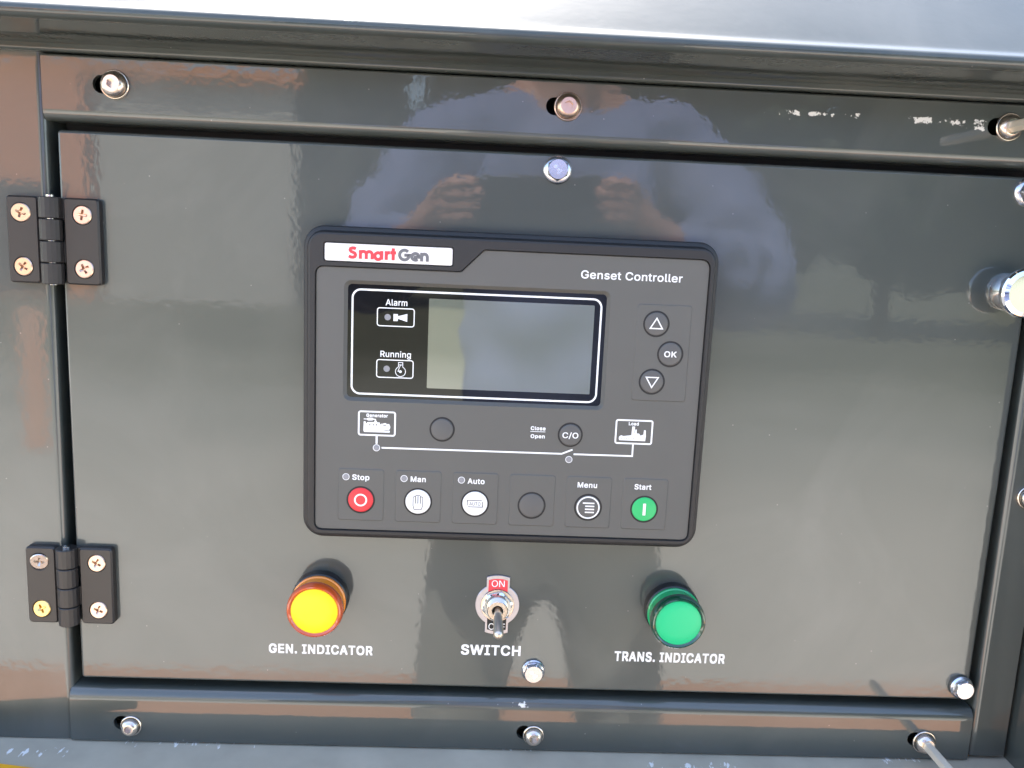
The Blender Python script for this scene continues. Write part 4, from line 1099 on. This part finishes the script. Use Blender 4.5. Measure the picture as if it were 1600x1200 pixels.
M_LEAF = mat('dark_leaves', (0.030, 0.045, 0.020), rough=0.7, mottle=0.4, mottle_scale=1.5)
M_BARK = mat('bark', (0.10, 0.075, 0.055), rough=0.9)
rt = random.Random(11)
def leaves(mw, cx, cy, cz, rx, rz, n, size):
    for _ in range(n):
        while True:
            p = Vector((rt.uniform(-1, 1), rt.uniform(-1, 1), rt.uniform(-1, 1)))
            if 0.25 < p.length < 1:
                break
        q = Vector((cx + p.x * rx, cy + p.y * rx, cz + p.z * rz))
        a = Vector((rt.gauss(0, 1), rt.gauss(0, 1), rt.gauss(0, 1))).normalized() * size * rt.uniform(0.6, 1.3)
        b = a.orthogonal().normalized() * size * 0.6
        mw.add([tuple(q - a), tuple(q + b), tuple(q + a), tuple(q - b)], [(0, 1, 2, 3)])
for k, (x, y, h, r_) in enumerate([(-2.6, -16, 5.2, 1.1), (3.5, -15, 6.0, 2.3), (7.2, -14.5, 6.4, 2.5), (11.2, -14, 6.0, 2.6), (15.5, -14, 6.6, 2.8), (0.3, -17, 5.6, 1.9)]):
    t = empty_w('tree', (x, y, 0), ('slim dark tree right of the cream building', 'broad dark tree behind the photographer', 'dense dark tree right of the photographer', 'dark tree mirrored at the right of the door',
                                     'tallest dark tree at the far right of the yard', 'dark tree straight behind the photographer')[k], 'tree')
    t['group'] = 'trees across the yard'
    m = MW(); vlathe(m, [(0.17, 0), (0.13, h * 0.3), (0.09, h * 0.6), (0.03, h * 0.85)], x, y, 10); m.build_w('trunk', M_BARK, t)
    m = MW()
    for j in range(9):
        a = j * 2.4; rr = r_ * 0.6 * (0.3 + 0.7 * rt.random())
        leaves(m, x + rr * math.cos(a), y + rr * math.sin(a), h * (0.28 + 0.08 * j), r_ * 0.66, h * 0.17, 620, 0.19)
    m.build_w('crown', M_LEAF, t, smooth=0)

# ------------------------------------------------------------------ the photographer holding the phone, mirrored in the paint
M_SKIN = mat('skin', (0.44, 0.22, 0.15), rough=0.5)
M_SHIRT = mat('pale_blue_shirt', (0.145, 0.18, 0.33), rough=0.8, mottle=0.08, mottle_scale=8)
M_TROUS = mat('khaki_trousers', (0.36, 0.35, 0.30), rough=0.85)
M_HAIR = mat('black_hair', (0.012, 0.011, 0.010), rough=0.5)
PXc, PYc = 0.10, -0.86
per = empty_w('person', (PXc, PYc, 0), 'person in a pale blue shirt holding up a phone, mirrored in the door', 'person')
def skin(name, verts, edges, radii, m_, parent, root=0, sub=2):
    me = bpy.data.meshes.new(name + '_sk')
    me.from_pydata(verts, edges, [])
    o = bpy.data.objects.new(name, me)
    C.objects.link(o)
    o.modifiers.new('s', 'SKIN').use_smooth_shade = True
    if not me.skin_vertices:
        me.attributes
    for i, sv in enumerate(me.skin_vertices[0].data):
        rr = radii[i]
        sv.radius = rr if isinstance(rr, tuple) else (rr, rr)
        sv.use_root = (i == root)
    sb = o.modifiers.new('d', 'SUBSURF')
    sb.levels = sub; sb.render_levels = sub
    dg = bpy.context.evaluated_depsgraph_get()
    dg.update()
    me2 = bpy.data.meshes.new_from_object(o.evaluated_get(dg))
    bpy.data.objects.remove(o)
    me2.name = name
    me2.materials.clear()
    me2.materials.append(m_)
    me2.polygons.foreach_set('use_smooth', [True] * len(me2.polygons))
    q = bpy.data.objects.new(name, me2)
    C.objects.link(q)
    if parent is not None:
        q.parent = parent
        q.matrix_parent_inverse = parent.matrix_world.inverted()
    return q
# phone: real slab just behind the lens
PHC = CAM + cr * 0.052 + cu * 0.027 - cf * 0.0065
PM = CAMM.copy(); PM.translation = PHC
ph = empty_w('phone', PHC, 'dark phone held sideways in both hands by the person', 'phone')
def phone_part(name, m_, outer, y0, y1, holes=(), bevel=0.0):
    mb = MB(); mb.plate(outer, y0, y1, holes, bevel)
    # local x right, y up, z towards the person
    pts = [PM @ Vector((p[0] * MM, p[2] * MM, p[1] * MM)) for p in mb.v]
    mw = MW(); mw.v = [tuple(p) for p in pts]; mw.f = mb.f
    return mw.build_w(name, m_, ph)
M_PHONE = mat('dark_phone', (0.02, 0.02, 0.022), rough=0.25)
phone_part('phone_body', M_PHONE, rrect(-79, -39, 79, 39, 9), 3.5, -3.7, bevel=1.0)
phone_part('screen', M_DARKG, rrect(-70, -35, 70, 35, 2), 3.55, 3.9)
def L(x, y, z):                      # phone-local millimetres -> world
    return tuple(PM @ Vector((x * MM, y * MM, z * MM)))
hands = []
wr = {}
bv, be, brd = [], [], []
def add(p, r):
    bv.append(tuple(p)); brd.append(r)
    return len(bv) - 1
B = lambda x, y, z: (PXc + x, PYc + y, z)
pel = add(B(0, 0, 0.97), (0.135, 0.10))
wai = add(B(0, 0, 1.12), (0.130, 0.095)); be.append((pel, wai))
chs = add(B(0, 0.0, 1.33), (0.155, 0.105)); be.append((wai, chs))
nkb = add(B(0, -0.01, 1.50), (0.075, 0.07)); be.append((chs, nkb))
nk = add(B(0, 0.01, 1.57), (0.052, 0.052)); be.append((nkb, nk))
jaw = add(B(0, 0.045, 1.635), (0.062, 0.068)); be.append((nk, jaw))
hd = add(B(0, 0.035, 1.70), (0.078, 0.092)); be.append((jaw, hd))
crn = add(B(0, 0.02, 1.78), (0.060, 0.072)); be.append((hd, crn))
for s_ in (-1, 1):
    sh = add(B(s_ * 0.185, -0.01, 1.465), 0.062); be.append((nkb, sh))
    el = add(B(s_ * 0.285, 0.12, 1.27), 0.044)
    be.append((sh, el))
    wx = L(s_ * 112, -30, 26)
    wi = add(wx, 0.033); be.append((el, wi))
    pm = add(L(s_ * 104, 2, 12), (0.036, 0.026)); be.append((wi, pm))
    wr[s_] = (B(s_ * 0.185, -0.01, 1.465), B(s_ * 0.285, 0.12, 1.27), wx)
    # four fingers curl round the back of the phone, thumb on the screen side
    for k, (yy, ln) in enumerate(((30, 26), (20, 32), (9, 30), (-2, 24))):
        f1 = add(L(s_ * 96, yy, 4), 0.0098); be.append((pm, f1))
        f2 = add(L(s_ * 90, yy + 1, -14), 0.0094); be.append((f1, f2))
        f3 = add(L(s_ * (86 - ln), yy + 3, -14), 0.0085); be.append((f2, f3))
    t1 = add(L(s_ * 78, -8, 16), 0.0105); be.append((pm, t1))
    t2 = add(L(s_ * 56, 2, 14), 0.0085); be.append((t1, t2))
    hp = add(B(s_ * 0.10, 0, 0.90), 0.085); be.append((pel, hp))
    kn = add(B(s_ * 0.14, 0.03, 0.50), 0.056); be.append((hp, kn))
    an = add(B(s_ * 0.15, -0.02, 0.09), 0.040); be.append((kn, an))
    to = add(B(s_ * 0.16, 0.16, 0.05), 0.036); be.append((an, to))
body = skin('body', bv, be, brd, M_SKIN, per)
cv, ce, cr_ = [], [], []
def addc(p, r):
    cv.append(tuple(p)); cr_.append(r); return len(cv) - 1
p0 = addc(B(0, 0, 0.96), (0.165, 0.125)); p1 = addc(B(0, 0, 1.14), (0.150, 0.115)); p2 = addc(B(0, 0, 1.34), (0.175, 0.125)); p3 = addc(B(0, -0.01, 1.49), (0.095, 0.085))
ce += [(p0, p1), (p1, p2), (p2, p3)]
for s_ in (-1, 1):
    S0, E0, W0 = (Vector(q) for q in wr[s_])
    a = addc(S0, 0.078); b = addc(E0, 0.062); c = addc(E0.lerp(W0, 0.88), 0.042)
    ce += [(p3, a), (a, b), (b, c)]
shirt = skin('shirt', cv, ce, cr_, M_SHIRT, per, sub=3)
from mathutils import noise as mnoise
for v_ in shirt.data.vertices:        # cloth folds
    p_ = v_.co
    f_ = mnoise.noise(Vector((p_.x * 9 + p_.z * 5, p_.y * 9, p_.z * 13 - p_.x * 7)))
    f2 = mnoise.noise(Vector((p_.x * 25, p_.y * 25, p_.z * 30)))
    v_.co = p_ + v_.normal * (abs(f_) * 0.030 + f2 * 0.005 - 0.004)
shirt.data.update()
cv, ce, cr_ = [], [], []
p0 = addc(B(0, 0, 1.08), (0.140, 0.105)); p1 = addc(B(0, 0, 0.94), (0.155, 0.118)); ce.append((p0, p1))
for s_ in (-1, 1):
    a = addc(B(s_ * 0.105, 0, 0.84), 0.10); b = addc(B(s_ * 0.14, 0.03, 0.50), 0.075); c = addc(B(s_ * 0.15, -0.02, 0.10), 0.062)
    ce += [(p1, a), (a, b), (b, c)]
skin('trousers', cv, ce, cr_, M_TROUS, per)
skin('hair', [B(0, 0.0, 1.80), B(0, -0.04, 1.74), B(0, -0.055, 1.66)], [(0, 1), (1, 2)], [(0.068, 0.076), (0.075, 0.066), (0.055, 0.045)], M_HAIR, per)
# ears, nose, eyes
for s_ in (-1, 1):
    skin('ear', [B(s_ * 0.080, 0.02, 1.68), B(s_ * 0.086, 0.015, 1.72)], [(0, 1)], [0.011, 0.015], M_SKIN, per)
    skin('eye', [B(s_ * 0.031, 0.113, 1.705), B(s_ * 0.031, 0.119, 1.705)], [(0, 1)], [0.012, 0.008], M_HAIR, per)
skin('nose', [B(0, 0.125, 1.71), B(0, 0.143, 1.672)], [(0, 1)], [0.008, 0.014], M_SKIN, per)
